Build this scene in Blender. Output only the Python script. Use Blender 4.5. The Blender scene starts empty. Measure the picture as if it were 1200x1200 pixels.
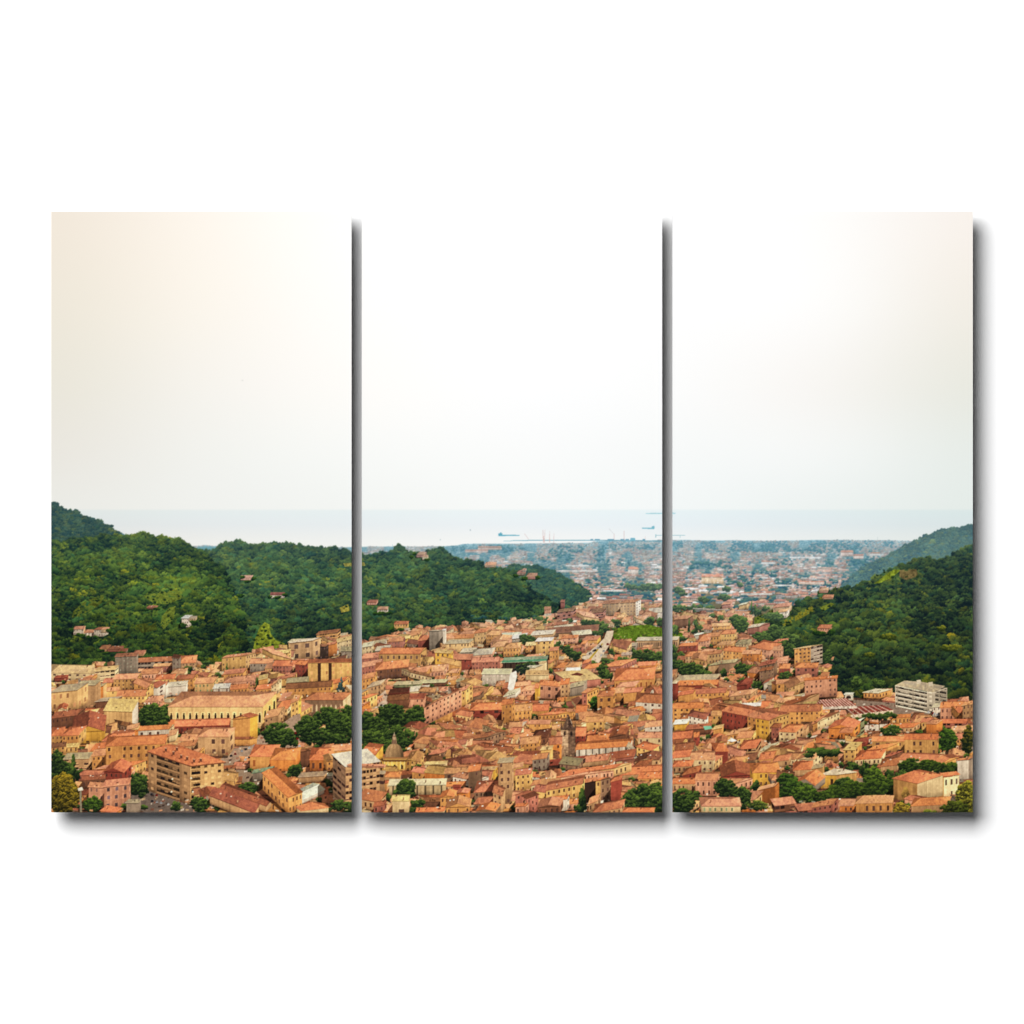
import math, random
import numpy as np

# ---------------------------------------------------------------------------
# THE PRINTED PICTURE.  The three canvases carry one view of a hill town, cut
# in three.  The ink of that print is worked out here, in the units of the
# print (1 unit = 1/1080 of the width of the set), by drawing every hill, tree
# and house of the view with simple shaded faces; each one keeps its own number
# so that its patch of print becomes a mesh of its own.
# ---------------------------------------------------------------------------
X0, X1, YT, Y0, Y1 = 60, 1140, 248, 580, 952
SS = 3
W, H = (X1 - X0) * SS, (Y1 - Y0) * SS
C = np.zeros((H, W, 3), np.float32)
ID = np.zeros((H, W), np.int32)
KIND = {0: ('printed_sky', None, None)}          # id -> (name, region, label)
def new_id(name, region, label=None):
    i = len(KIND)
    KIND[i] = (name, region, label)
    return i
rng = np.random.default_rng(7)
rnd = random.Random(11)

def col(*c): return np.array(c, np.float32) / 255.0

def noise(h, w, cell, seed):
    g = np.random.default_rng(seed).random((int(h / cell) + 3, int(w / cell) + 3)).astype(np.float32)
    ys = np.arange(h, dtype=np.float32) / cell; xs = np.arange(w, dtype=np.float32) / cell
    yi = ys.astype(int); xi = xs.astype(int)
    fy = (ys - yi)[:, None]; fx = (xs - xi)[None]
    fy = fy * fy * (3 - 2 * fy); fx = fx * fx * (3 - 2 * fx)
    a = g[yi][:, xi]; b = g[yi][:, xi + 1]; c = g[yi + 1][:, xi]; d = g[yi + 1][:, xi + 1]
    return (a * (1 - fx) + b * fx) * (1 - fy) + (c * (1 - fx) + d * fx) * fy
NF = noise(H, W, 2.2, 1) - .5            # fine
NM = noise(H, W, 7, 2) - .5
NL = noise(H, W, 40, 3) - .5
NX = noise(H, W, 150, 4) - .5
NS = (noise(1, W, 2.5, 8) - .5) + (noise(1, W, 9, 9) - .5)
NV = (np.random.default_rng(5).random((H, W)).astype(np.float32) - .5)

# ------------------------------------------------------------------- sky, sea
GX = [60, 240, 412, 600, 790, 960, 1140]
GY = [248, 350, 450, 530, 597]
GC = np.array([
 [(238,228,214),(251,244,234),(255,255,252),(255,255,255),(255,255,255),(255,254,252),(250,243,236)],
 [(235,228,214),(249,243,233),(255,253,250),(255,255,255),(255,255,255),(255,254,252),(244,239,230)],
 [(231,227,215),(244,241,234),(253,251,247),(254,254,254),(253,253,252),(249,247,243),(235,235,226)],
 [(231,228,220),(240,240,235),(247,248,245),(250,251,250),(248,250,249),(246,248,246),(233,238,233)],
 [(232,232,226),(238,239,235),(242,244,241),(247,249,247),(244,248,247),(238,243,241),(231,238,234)]], np.float32) / 255
def sky(xs, ys):
    """colour of the sky on a grid of columns xs and rows ys"""
    def prep(v, g):
        v = np.clip(v, g[0], g[-1]); i = np.clip(np.searchsorted(g, v, side='right') - 1, 0, len(g) - 2)
        g = np.array(g, np.float32); t = (v - g[i]) / (g[i + 1] - g[i])
        return i, t
    iy, ty = prep(np.asarray(ys, np.float32), GY); ix, tx = prep(np.asarray(xs, np.float32), GX)
    def cat(a, i, t, n):   # catmull-rom along axis 0
        p = [a[np.clip(i + k, 0, n - 1)] for k in (-1, 0, 1, 2)]
        t = t.reshape((-1,) + (1,) * (a.ndim - 1))
        return .5 * (2 * p[1] + (p[2] - p[0]) * t + (2 * p[0] - 5 * p[1] + 4 * p[2] - p[3]) * t**2 + (3 * p[1] - p[0] - 3 * p[2] + p[3]) * t**3)
    r = cat(GC, iy, ty, len(GY))
    r = cat(np.swapaxes(r, 0, 1), ix, tx, len(GX))
    return np.clip(np.swapaxes(r, 0, 1), 0, 1)

xs = X0 + (np.arange(W) + .5) / SS
ys = Y0 + (np.arange(H) + .5) / SS
C[:] = sky(xs, ys)
hor = np.clip((ys - 596.0) / 2.6, 0, 1)
sk = [597, 603, 615, 626, 640, 952]
mul = np.stack([np.interp(ys, sk, v) for v in ([.957, .952, .953, .975, 1.0, 1.0], [.98, .976, .968, .977, .992, .99], [.99, .99, .985, .983, .985, .98])], -1).astype(np.float32)
mul = 1 + (mul - 1) * hor[:, None]
C *= mul[:, None, :]
ID_SEA = new_id('printed_sea', None)
ID[ys > 597] = ID_SEA

# ------------------------------------------------------------ drawing helpers
def P(x, y): return ((x - X0) * SS, (y - Y0) * SS)
def mask_poly(pts):
    """mask of a polygon given in print units -> (slice, mask) or None"""
    p = [P(*q) for q in pts]
    xa = max(0, int(math.floor(min(q[0] for q in p)))); xb = min(W, int(math.ceil(max(q[0] for q in p))) + 1)
    ya = max(0, int(math.floor(min(q[1] for q in p)))); yb = min(H, int(math.ceil(max(q[1] for q in p))) + 1)
    if xa >= xb or ya >= yb: return None
    gx = np.arange(xa, xb, dtype=np.float32)[None] + .5
    gy = np.arange(ya, yb, dtype=np.float32)[:, None] + .5
    m = np.zeros((yb - ya, xb - xa), bool)
    n = len(p)
    for i in range(n):
        (ax, ay), (bx, by) = p[i], p[(i + 1) % n]
        if ay == by: continue
        c = ((ay <= gy) & (by > gy)) | ((by <= gy) & (ay > gy))
        m ^= c & (gx < ax + (gy - ay) * (bx - ax) / (by - ay))
    return (slice(ya, yb), slice(xa, xb)), m
def haze_of(y): return float(np.interp(y, [632, 645, 660, 680, 705, 740, 790, 830], [.80, .66, .52, .38, .26, .14, .05, 0]))
HAZE = col(164, 198, 210)
def hz(c, y, k=1.0):
    t = haze_of(y) * k
    return c * (1 - t) + HAZE * t
def fill(pts, c, i=None, fine=.10, mid=.06, alpha=1.0):
    r = mask_poly(pts)
    if r is None: return
    s, m = r
    if not m.any(): return
    f = 1 + NF[s] * fine + NM[s] * mid
    v = np.clip(np.asarray(c, np.float32) * f[..., None], 0, 1)
    t = C[s]
    t[m] = v[m] if alpha == 1 else t[m] * (1 - alpha) + v[m] * alpha
    if i is not None: ID[s][m] = i
def shade(pts, k, tint=(1, 1, 1)):
    r = mask_poly(pts)
    if r is None: return
    s, m = r
    C[s][m] *= np.float32(k) * np.array(tint, np.float32)
def facade(p0, p1, h, c, i, fh=6.5, cw=5.0, ww=.34, wh=.46, win=None, style='w', seed=0, y_ref=None, hzk=0, base=0, top=.66):
    """an upright wall: top edge p0->p1, h high; windows drawn in its own u, v"""
    pts = [p0, p1, (p1[0], p1[1] + h), (p0[0], p0[1] + h)]
    r = mask_poly(pts)
    if r is None: return
    s, m = r
    if not m.any(): return
    dx, dy = p1[0] - p0[0], p1[1] - p0[1]
    gx = X0 + (np.arange(s[1].start, s[1].stop, dtype=np.float32) + .5)[None] / SS
    gy = Y0 + (np.arange(s[0].start, s[0].stop, dtype=np.float32) + .5)[:, None] / SS
    if abs(dx) < .3: dx = .3
    u = (gx - p0[0]) / dx
    v = gy - (p0[1] + dy * u)
    L = math.hypot(dx, dy * .6)
    f = 1 + NF[s] * .09 + NM[s] * .12 + NL[s] * .14 + NV[s] * .03 + NS[:, s[1]] * .12
    f = f - .05 * np.clip(v / max(h, 1), 0, 1) - .26 * np.clip((v - h * .55) / max(h * .45, 1), 0, 1) ** 1.5                       # a little darker towards the street
    f = np.where(v < min(1.0, h * .16), f * top, f)                                 # shadow of the eaves
    out = np.asarray(c, np.float32) * f[..., None]
    q = np.random.default_rng(seed)
    if style == 'w' and h >= fh * .8 and L > 3:
        nc = max(1, int(round(L / cw))); nf = max(1, int(round((h - base) / fh)))
        cu = u * nc; cv = v / ((h - base) / nf)
        iu = np.clip(cu.astype(int), 0, nc - 1); iv = np.clip(cv.astype(int), 0, nf)
        fu = cu - iu; fv = cv - iv
        R = q.random((nf + 1, nc)).astype(np.float32)
        drop = q.uniform(.06, .34); jx = (q.random((nf + 1, nc)).astype(np.float32) - .5)[np.clip(iv, 0, nf), iu] * .14; fu = fu + jx
        ok = (R > drop)[np.clip(iv, 0, nf), iu] & (iv < nf)
        tone = R[np.clip(iv, 0, nf), iu]
        wm = (np.abs(fu - .5) < ww / 2 + 0 * fv) & (np.abs(fv - .52) < wh / 2) & ok
        fr = (np.abs(fu - .5) < ww / 2 + .09) & (np.abs(fv - .52) < wh / 2 + .10) & ok & ~wm
        dark = (win if win is not None else col(62, 44, 40))[None, None] * (.7 + .9 * tone[..., None])
        out = np.where(fr[..., None], out * 1.06, out)
        out = np.where(wm[..., None], dark + .16 * out, out)
    elif style == 'b':                                                # balconies in bands
        nf = max(1, int(round(h / fh))); nc = max(1, int(round(L / cw)))
        cv = v / (h / nf); fv = cv - np.floor(cv)
        cu = u * nc; iu = np.clip(cu.astype(int), 0, nc - 1); fu = cu - iu
        iv = np.clip(cv.astype(int), 0, nf - 1)
        R = q.random((nf, nc)).astype(np.float32)[iv, iu]
        slab = fv > .62
        rail = np.asarray(c, np.float32) * 1.06
        loggia = (fv > .16) & (fv < .62) & (np.abs(fu - .5) < .34 + .1 * R) & (R > .22)
        out = np.where(slab[..., None], rail * (.86 + .2 * R[..., None]), out)
        dark = (win if win is not None else col(64, 46, 40)) * (.5 + 1.3 * R[..., None] ** 2)
        awn = loggia & (R > .86) & (fv < .42)
        out = np.where(loggia[..., None], dark, out)
        out = np.where(awn[..., None], np.asarray(c, np.float32) * 1.1, out)
    elif style == 'a':                                                # tall arched windows, one row
        nc = max(1, int(round(L / cw)))
        cu = u * nc; iu = np.clip(cu.astype(int), 0, nc - 1); fu = np.abs(cu - iu - .5)
        fv = v / h
        wm = (fu < ww / 2) & (fv > .30) & (fv < .72) & ((fv > .38) | (fu < ww / 2 * .6))
        fr = (fu < ww / 2 + .10) & (fv > .24) & (fv < .76) & ~wm
        out = np.where(fr[..., None], out * 1.14, out)
        out = np.where(wm[..., None], (win if win is not None else col(104, 70, 50)), out)
        out = np.where(((fv > .84) & (fv < .88))[..., None], out * 1.12, out)
    elif style == 's':                                                # pilasters on a pale wall
        nc = max(1, int(round(L / cw))); cu = u * nc; fu = np.abs(cu - np.floor(cu) - .5)
        out = np.where((fu < .10)[..., None], out * .55, out)
    C[s][m] = np.clip(out, 0, 1)[m]
    ID[s][m] = i

W_ = dict(oc=col(226,158,94), ye=col(238,180,110), yb=col(236,174,80), cr=col(234,196,146), pl=col(238,190,130), pk=col(226,158,124), rd=col(158,80,64),
          tn=col(204,156,112), st=col(150,116,90), wh=col(232,208,182), gy=col(162,140,120), br=col(138,94,70), or_=col(224,138,74),
          dk=col(80,58,48), ol=col(206,152,94), sa=col(232,178,120), gn=col(150,148,108), mv=col(182,114,94))
R_ = dict(t1=col(228,158,120), t2=col(208,134,102), t3=col(172,106,80), o=col(228,138,96), b=col(150,102,78), g=col(184,160,134),
          w=col(240,230,216), s=col(226,184,132), p=col(222,148,116), r=col(156,86,68), dk=col(108,68,54), gl=col(216,196,170), gn=col(148,154,130), y=col(220,166,114))
def tile(pts, c, i, k=1.0, along=None, seed=0):
    """one slope of a roof: blotchy tiles with fine courses"""
    r = mask_poly(pts)
    if r is None: return
    s, m = r
    if not m.any(): return
    f = k * (1 + NF[s] * .19 + NM[s] * .20 + NL[s] * .18 + NV[s] * .06)
    out = np.asarray(c, np.float32) * f[..., None]
    out[..., 2] *= (1 - NM[s] * .08)
    if along is not None:
        gx = (np.arange(s[1].start, s[1].stop, dtype=np.float32))[None] / SS
        gy = (np.arange(s[0].start, s[0].stop, dtype=np.float32))[:, None] / SS
        n = math.hypot(*along) or 1
        ph = (gx * -along[1] + gy * along[0]) / n
        out *= (1 + .05 * np.sin(ph * 2 * math.pi / 1.45 + seed))[..., None]
    C[s][m] = np.clip(out, 0, 1)[m]
    ID[s][m] = i
def line(p, q, wd, c, i=None, alpha=1.0):
    dx, dy = q[0] - p[0], q[1] - p[1]; n = math.hypot(dx, dy) or 1
    ox, oy = -dy / n * wd / 2, dx / n * wd / 2
    fill([(p[0] + ox, p[1] + oy), (q[0] + ox, q[1] + oy), (q[0] - ox, q[1] - oy), (p[0] - ox, p[1] - oy)], c, i, .1, .05, alpha)
def lerp(a, b, t): return (a[0] + (b[0] - a[0]) * t, a[1] + (b[1] - a[1]) * t)
def add(a, b, k=1): return (a[0] + b[0] * k, a[1] + b[1] * k)

def building(x0, y0, x1, y1, h, dx, dy, wall, roof, rt='g', rise=None, st='w', i=None, fh=None, cw=None, hzk=1.0, sst=None, wall2=None, chim=True, win=None, lit=None, ww=.34, jit=.93):
    FL, FR, d = (x0, y0), (x1, y1), (dx, dy)
    BL, BR = add(FL, d), add(FR, d)
    a = (x1 - x0, y1 - y0)
    w = math.hypot(*a)
    ybase = max(y0, y1) + h
    sc = float(np.interp(ybase, [660, 720, 800, 900, 952], [.35, .55, .85, 1.1, 1.25]))
    fh = fh or 6.2 * sc; cw = cw or 4.8 * sc
    sd = int(abs(x0 * 13 + y0 * 7)) % 9973
    wc = wall if not isinstance(wall, str) else W_[wall]
    rc = roof if not isinstance(roof, str) else (R_.get(roof) if roof in R_ else W_[roof])
    w2 = wc if wall2 is None else W_[wall2]
    j = rnd.uniform(.93, 1.07)
    wc = hz(wc * j, ybase, hzk); w2 = hz(w2 * j, ybase, hzk); rc = hz(rc * rnd.uniform(jit, 1.06) * np.array([1, 1 + rnd.uniform(-.03, .05), 1 + rnd.uniform(-.08, .03)], np.float32), ybase, hzk)
    if win is None: win = hz(col(60, 42, 38), ybase, hzk)
    if i is None: i = new_id('printed_house', 'town')
    rise = (abs(dy) * .28 + .8) if rise is None else rise
    # shadow on what lies to the left of and below it
    sh = [add(FL, (0, h * .3)), add(FL, (-h * .35, h * .75)), add(FL, (-h * .35, h * 1.12)), (x1 - 1, y1 + h * 1.1), (x1, y1 + h * .8)]
    shade(sh, .52, (1.0, .95, .93))
    right = dx > .6
    lf, rf_, ff = (.74, 1.08, .95) if lit is None else lit
    # side wall
    sst = sst or st
    if right:
        facade(FR, BR, h, w2 * rf_, i, fh, cw * .8, ww, .46, win, sst, sd + 1)
    elif dx < -.6:
        facade(BL, FL, h, w2 * lf, i, fh, cw * .8, ww, .46, win, sst, sd + 2)
    facade(FL, FR, h, wc * ff, i, fh, cw, ww, .46, win, st, sd)
    o = .8 * sc
    ua = (a[0] / (w or 1) * o, a[1] / (w or 1) * o)
    nd = math.hypot(dx, dy) or 1
    ud = (dx / nd * o, dy / nd * o)
    fl = add(add(FL, ua, -1), ud, -1); fr = add(add(FR, ua), ud, -1)
    bl = add(add(BL, ua, -1), ud); br = add(add(BR, ua), ud)
    up = (0, -rise)
    dn = (0, .7)
    if rt == 'f':
        tile([fl, fr, br, bl], rc, i, 1.0)
        line(fl, fr, .7, rc * 1.12, i); line(add(fl, (0, .9)), add(fr, (0, .9)), .7, wc * .6, i)
        for _ in range(rnd.randint(1, 4) if w > 12 else 0):
            p = lerp(lerp(fl, fr, rnd.uniform(.15, .8)), lerp(bl, br, .5), rnd.uniform(.2, .8))
            fill([p, add(p, (1.8 * sc, 0)), add(p, (1.8 * sc, 1.3 * sc)), add(p, (0, 1.3 * sc))], rc * rnd.choice([.6, .7, 1.15]), i)
    elif rt == 'm':
        tile([fl, fr, add(br, up), add(bl, up)], rc, i, 1.02, d, sd)
        line(fl, fr, .6, rc * .62, i)
    elif rt == 'g':
        r0, r1 = add(lerp(fl, bl, .5), up), add(lerp(fr, br, .5), up)
        if right:
            fill([FR, BR, add(lerp(FR, BR, .5), up)], w2 * rf_, i)
        elif dx < -.6:
            fill([FL, BL, add(lerp(FL, BL, .5), up)], w2 * lf, i)
        tile([r0, r1, br, bl], rc, i, .74, d, sd)
        tile([fl, fr, r1, r0], rc, i, 1.03, (r0[0] - fl[0], r0[1] - fl[1]), sd)
        line(r0, r1, .55, rc * 1.08, i); line(fl, fr, .5, rc * .74, i)
        if right: line(fr, r1, .5, rc * .8, i)
    elif rt == 'h':
        t = min(.42, abs(dy) * .75 / max(w, 1) + .08)
        m0, m1 = lerp(fl, bl, .5), lerp(fr, br, .5)
        r0, r1 = add(lerp(m0, m1, t), up), add(lerp(m0, m1, 1 - t), up)
        tile([r0, r1, br, bl], rc, i, .74, d, sd)
        tile([fl, r0, bl], rc, i, .74, a, sd)
        tile([fr, br, r1], rc, i, 1.10, a, sd)
        tile([fl, fr, r1, r0], rc, i, 1.02, d, sd)
        line(r0, r1, .45, rc * 1.08, i); line(fl, r0, .4, rc * 1.05, i); line(fr, r1, .4, rc * 1.07, i)
        line(fl, fr, .5, rc * .74, i)
    elif rt == 'x':
        r0 = add(lerp(fl, fr, .5), up); r1 = add(lerp(bl, br, .5), up)
        fill([FL, FR, add(lerp(FL, FR, .5), up)], wc * ff, i)
        tile([fl, r0, r1, bl], rc, i, .78, a, sd)
        tile([fr, br, r1, r0], rc, i, 1.08, a, sd)
        line(r0, r1, .5, rc * 1.15, i); line(fl, r0, .6, rc * .7, i); line(fr, r0, .6, rc * .85, i)
    if chim and rt != 'f' and w > 7:
        for _ in range(rnd.randint(0, 2 + int(w > 25) * 3)):
            s_, t_ = rnd.uniform(.1, .9), rnd.uniform(.2, .8)
            p = add(lerp(lerp(fl, fr, s_), lerp(bl, br, s_), t_), up, .8 * (1 - abs(t_ - .5) * 2))
            k = sc * rnd.uniform(.7, 1.2)
            kind = rnd.random()
            if kind < .55:
                fill([add(p, (-.1, .2)), add(p, (-1.6 * k, 1.0)), add(p, (-1.2 * k, 1.6)), add(p, (.6, .5))], rc * .6, i)
                fill([add(p, (-.5 * k, -1.8 * k)), add(p, (.5 * k, -1.8 * k)), add(p, (.5 * k, .3)), add(p, (-.5 * k, .3))], hz(rnd.choice([col(170,110,84), col(120,80,64), col(214,160,120)]), ybase), i)
            elif kind < .8:
                fill([add(p, (-.7 * k, -.5 * k)), add(p, (.8 * k, -.6 * k)), add(p, (.6 * k, .4 * k)), add(p, (-.9 * k, .5 * k))], hz(rnd.choice([col(250,236,222), col(240,214,190)]), ybase), i)
            else:
                fill([add(p, (-1.2 * k, -.4 * k)), add(p, (1.2 * k, -.4 * k)), add(p, (1.2 * k, .5 * k)), add(p, (-1.2 * k, .5 * k))], rc * .5, i)
    return i

# ------------------------------------------------------------------- foliage
def make_crown(seed, kind='round', n=72):
    q = np.random.default_rng(seed)
    gy, gx = np.mgrid[0:n, 0:n].astype(np.float32)
    gx = (gx + .5) / n * 2 - 1; gy = (gy + .5) / n * 2 - 1
    wob = noise(n, n, n / 9, seed + 50) - .5
    wob2 = noise(n, n, n / 24, seed + 80) - .5
    best = np.full((n, n), -9, np.float32); nx = np.zeros((n, n), np.float32); ny = nx.copy()
    leaf = noise(n, n, 2.2, seed + 9) - .5
    K = {'round': 13, 'cone': 18, 'column': 14, 'flat': 12}[kind]
    tone = nx.copy()
    for k in range(K):
        if kind == 'round':
            a = q.random() * 2 * math.pi; rr = q.random() ** .6 * .58
            cx, cy, r = math.cos(a) * rr, math.sin(a) * rr * .9 + .02, q.uniform(.28, .46)
        elif kind == 'cone':
            t = k / (K - 1); cy = -0.88 + 1.65 * t; cx = q.uniform(-1, 1) * .62 * t; r = .08 + .24 * t
        elif kind == 'column':
            t = k / (K - 1); cy = -.78 + 1.55 * t; cx = q.uniform(-1, 1) * .4; r = q.uniform(.25, .45) * (1 if t > .2 else .6)
        else:
            cx = q.uniform(-.68, .68); cy = -.25 + q.uniform(-.25, .25) + abs(cx) * .25; r = q.uniform(.24, .36)
        d2 = (gx - cx) ** 2 + (gy - cy) ** 2
        rr = r * (1 + wob * .55 + wob2 * .45 + leaf * .34)
        z = np.where(d2 < rr * rr, np.sqrt(np.maximum(rr * rr - d2, 0)) - .35 * math.hypot(cx, cy) + q.uniform(-.04, .04), -9)
        m = z > best
        best = np.where(m, z, best); nx = np.where(m, (gx - cx) / r, nx); ny = np.where(m, (gy - cy) / r, ny)
        tone = np.where(m, q.uniform(-.15, .15), tone)
    al = best > -8
    nz = np.sqrt(np.clip(1 - nx**2 - ny**2, 0.02, 1))
    lam = nx * .42 + ny * -.74 + nz * .34
    s = np.clip(.26 + .62 * lam + leaf * .38 + wob2 * .38 + tone - .34 * np.clip(gy, -1, 1), 0, 1)
    return s.astype(np.float32), al
CROWNS = {k: [make_crown(100 * j + ord(k[0]), k) for j in range(n)] for k, n in (('round', 22), ('cone', 5), ('column', 5), ('flat', 4))}
def tree(x, yb, w, h, dark, light, kind='round', i=None, v=None, tone=0.0):
    """crown filling the box w x h that stands on (x, yb)"""
    s, al = CROWNS[kind][rnd.randrange(len(CROWNS[kind]))] if v is None else CROWNS[kind][v]
    n = s.shape[0]
    px, py = P(x - w / 2, yb - h)
    pw, ph = max(2, int(round(w * SS))), max(2, int(round(h * SS)))
    xa, ya = int(round(px)), int(round(py))
    x_0, x_1, y_0, y_1 = max(0, xa), min(W, xa + pw), max(0, ya), min(H, ya + ph)
    if x_0 >= x_1 or y_0 >= y_1: return
    ix = ((np.arange(x_0, x_1) - xa + .5) * n / pw).astype(int)
    if rnd.random() < .5: ix = n - 1 - ix
    iy = ((np.arange(y_0, y_1) - ya + .5) * n / ph).astype(int)
    S = s[np.ix_(iy, ix)]; A = al[np.ix_(iy, ix)]
    sl = (slice(y_0, y_1), slice(x_0, x_1))
    S = np.clip(S + tone + NF[sl] * .22 + NV[sl] * .08, 0, 1.15)[..., None]
    c = dark + (light - dark) * S
    C[sl][A] = c[A]
    if i is not None: ID[sl][A] = i
G_D, G_M, G_L = col(20, 40, 34), col(72, 104, 36), col(126, 148, 48)
def forest(poly, r0, r1, dark, light, hz0, hz1, seed, i, dens=1.0, bright=None, hazec=None, squash=.9):
    """fill an area of the print with overlapping crowns, far ones first; poly in print units; r0, r1: crown radius at its top and bottom"""
    q = np.random.default_rng(seed)
    ya, yb = min(p[1] for p in poly), max(p[1] for p in poly)
    xa, xb = min(p[0] for p in poly), max(p[0] for p in poly)
    fill(poly, dark * (1 - hz0) + (HAZE if hazec is None else hazec) * hz0 * .7, i, .2, .2)
    r = mask_poly(poly); s, m = r
    low = noise(H, W, 60, seed + 1) - .5; lo2 = noise(H, W, 24, seed + 2) - .5
    y = ya; pts = []
    while y < yb + r1:
        t = (y - ya) / max(yb - ya, 1); rad = r0 + (r1 - r0) * t
        step = rad * .95 / dens
        x = xa - rad + q.random() * step
        while x < xb + rad:
            pts.append((x + q.normal() * rad * .3, y + q.normal() * rad * .35, rad)); x += step * q.uniform(.7, 1.3)
        y += rad * .52 / dens
    pts.sort(key=lambda p: p[1])
    hc = HAZE if hazec is None else hazec
    for x, y, rad in pts:
        px, py = int((x - X0) * SS), int((y - Y0) * SS)
        jx, jy = px - s[1].start, py - s[0].start
        if not (0 <= jx < m.shape[1] and 0 <= jy < m.shape[0] and m[jy, jx]): continue
        t = min(1, max(0, (y - ya) / max(yb - ya, 1)))
        b = low[min(H-1,max(0,py)), min(W-1,max(0,px))] * .55 + lo2[min(H-1,max(0,py)), min(W-1,max(0,px))] * .55 + q.normal() * .12
        if bright: b += 1.7 * sum(k * math.exp(-((x - bx) / bw) ** 2 - ((y - by) / bh) ** 2) for bx, by, bw, bh, k in bright)
        R = rad * (q.uniform(.6, 1.25) if q.random() < .8 else q.uniform(1.3, 1.9))
        L = light * (1 + .09 * q.normal()) + col(9, 4, -2) * q.normal()
        if q.random() < .09: L = L * np.array([1.34, 1.16, .86], np.float32)
        if q.random() < .10: L = L * np.array([.80, .92, 1.1], np.float32)
        z = hz0 + (hz1 - hz0) * t
        D = dark * (1 - z) + hc * z; L = L * (1 - z) + hc * z
        tree(x, y + R * .5 + rad * .3, R * 2, R * 2 * squash, D, np.clip(L, 0, 1), 'round', i, tone=b * .8)
# ------------------------------------------------------------------ far plain
def poly_fill_region(name, region, label=None): return new_id(name, region, label)
ID_COAST = new_id('printed_coastal_plain', None)
COAST = [(60,640),(228,640),(240,638.5),(254,640),(300,643),(360,642),(412,641),(430,640.5),(470,640.5),(520,640),(536,639),(542,637.5),(560,637),(590,637),(620,636.8),(660,636.5),(690,636),(700,634),(740,633.5),(776,633),(800,632.5),(830,633.5),(860,633),(900,633.8),(940,633),(970,632.5),(1000,633),(1040,633),(1070,634),(1140,634),(1140,790),(60,790)]
r_ = mask_poly(COAST); s_, m_ = r_
yy = ys[s_[0]][:, None]
kc = [632, 645, 665, 690, 720, 790]
base = np.stack([np.broadcast_to(np.interp(yy, kc, v), m_.shape) for v in ([158,146,146,142,116,104], [196,180,162,136,110,84], [206,188,162,120,86,60])], -1).astype(np.float32) / 255
base = base * (1 + NM[s_] * .18 + NF[s_] * .1)[..., None]
C[s_][m_] = base[m_]; ID[s_][m_] = ID_COAST

def town_noise(x, y):
    return NL[min(H - 1, max(0, int((y - Y0) * SS))), min(W - 1, max(0, int((x - X0) * SS)))]
Zs = noise(60, 400, 5, 77)         # clumps of wood and town, stretched sideways
def clump(x, y): return Zs[int(min(59, max(0, (y - 630) / 2.2))), int((x - 60) / 2.8) % 400]
q = np.random.default_rng(21)
FARW = [col(236,206,180), col(226,180,150), col(244,232,220), col(214,160,136), col(232,190,140), col(206,190,180)]
FARR = [col(222,140,112), col(206,122,98), col(228,156,126), col(190,120,104), col(214,150,130)]
y = 634.0
while y < 716:
    s = 26 * max(.055, (y - 624) / 278)
    x = 200 + q.random() * s
    while x < 1145:
        if not m_[min(m_.shape[0]-1, max(0, int((y - .4 * s - ys[s_[0]][0]) * SS))), min(m_.shape[1]-1, max(0, int((x - X0) * SS)))]:
            x += s; continue
        c = clump(x, y); yj = y + q.normal() * s * .25
        if c < .38 or q.random() < .22:         # trees
            w = s * q.uniform(.7, 2.0); k = min(1, haze_of(yj) * .95 + .04)
            D = col(24, 58, 76) * (1 - k) + col(122, 176, 204) * k; L = col(84, 114, 86) * (1 - k) + col(152, 194, 210) * k
            tree(x, yj + s * .3, w, s * q.uniform(.5, 1.0), D, L, 'round', ID_COAST, tone=q.normal() * .12)
        else:
            w = s * q.uniform(.7, 1.9) * (2.2 if q.random() < .07 else 1); hh = s * q.uniform(.25, .6) * (1.6 if q.random() < .08 else 1); rr = s * q.uniform(.18, .34)
            wc = hz(FARW[q.integers(6)] * q.uniform(.72, 1.0), yj, 1.0); rc = hz(FARR[q.integers(5)] * q.uniform(.85, 1.05), yj, .95)
            if q.random() < .12: rc = hz(col(246, 240, 232), yj, .5)
            yt = yj - hh
            fill([(x, yt), (x + w, yt), (x + w, yj), (x, yj)], wc * .86, ID_COAST)
            if s > 2.2:
                facade((x, yt), (x + w, yt), hh, wc * .9, ID_COAST, s * .26, s * .24, .4, .5, hz(col(84, 66, 66), yj), 'w', int(x * 7 + y))
            d = q.uniform(-.3, .3) * s
            tile([(x - .1 * s, yt), (x + w + .1 * s, yt), (x + w * .95 + d, yt - rr), (x + w * .05 + d, yt - rr)], rc, ID_COAST)
        x += s * q.uniform(.55, 1.7)
    y += max(.9, s * .40)

# wooded spit and hazy rows by the shore
def band(x0, x1, ya, yb, r, k, seed, i=None, tone=0):
    qq = np.random.default_rng(seed); x = x0
    pts = []
    n = int((x1 - x0) * (yb - ya) / (r * r * 1.7)) + 3
    for _ in range(n):
        px_, py_ = qq.uniform(x0 - 8, x1 + 8), qq.uniform(ya, yb)
        if clump(px_, py_ + 60) < .62: pts.append((px_, py_))
    pts.sort(key=lambda p: p[1])
    for x, y in pts:
        z = haze_of(y) * k
        D = col(22, 60, 78) * (1 - z) + col(112, 170, 202) * z; L = col(78, 112, 86) * (1 - z) + col(138, 188, 208) * z
        tree(x, y + r * .7, r * qq.uniform(1.4, 2.6), r * qq.uniform(1.0, 1.7), D, L, 'round', ID_COAST if i is None else i, tone=tone + qq.normal() * .1)
band(537, 570, 638.5, 646, 1.5, .8, 31); band(572, 700, 639, 647, 1.7, .75, 32); band(695, 775, 637, 644, 1.6, .8, 33); band(640, 700, 645, 651, 1.7, .75, 34)
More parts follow.
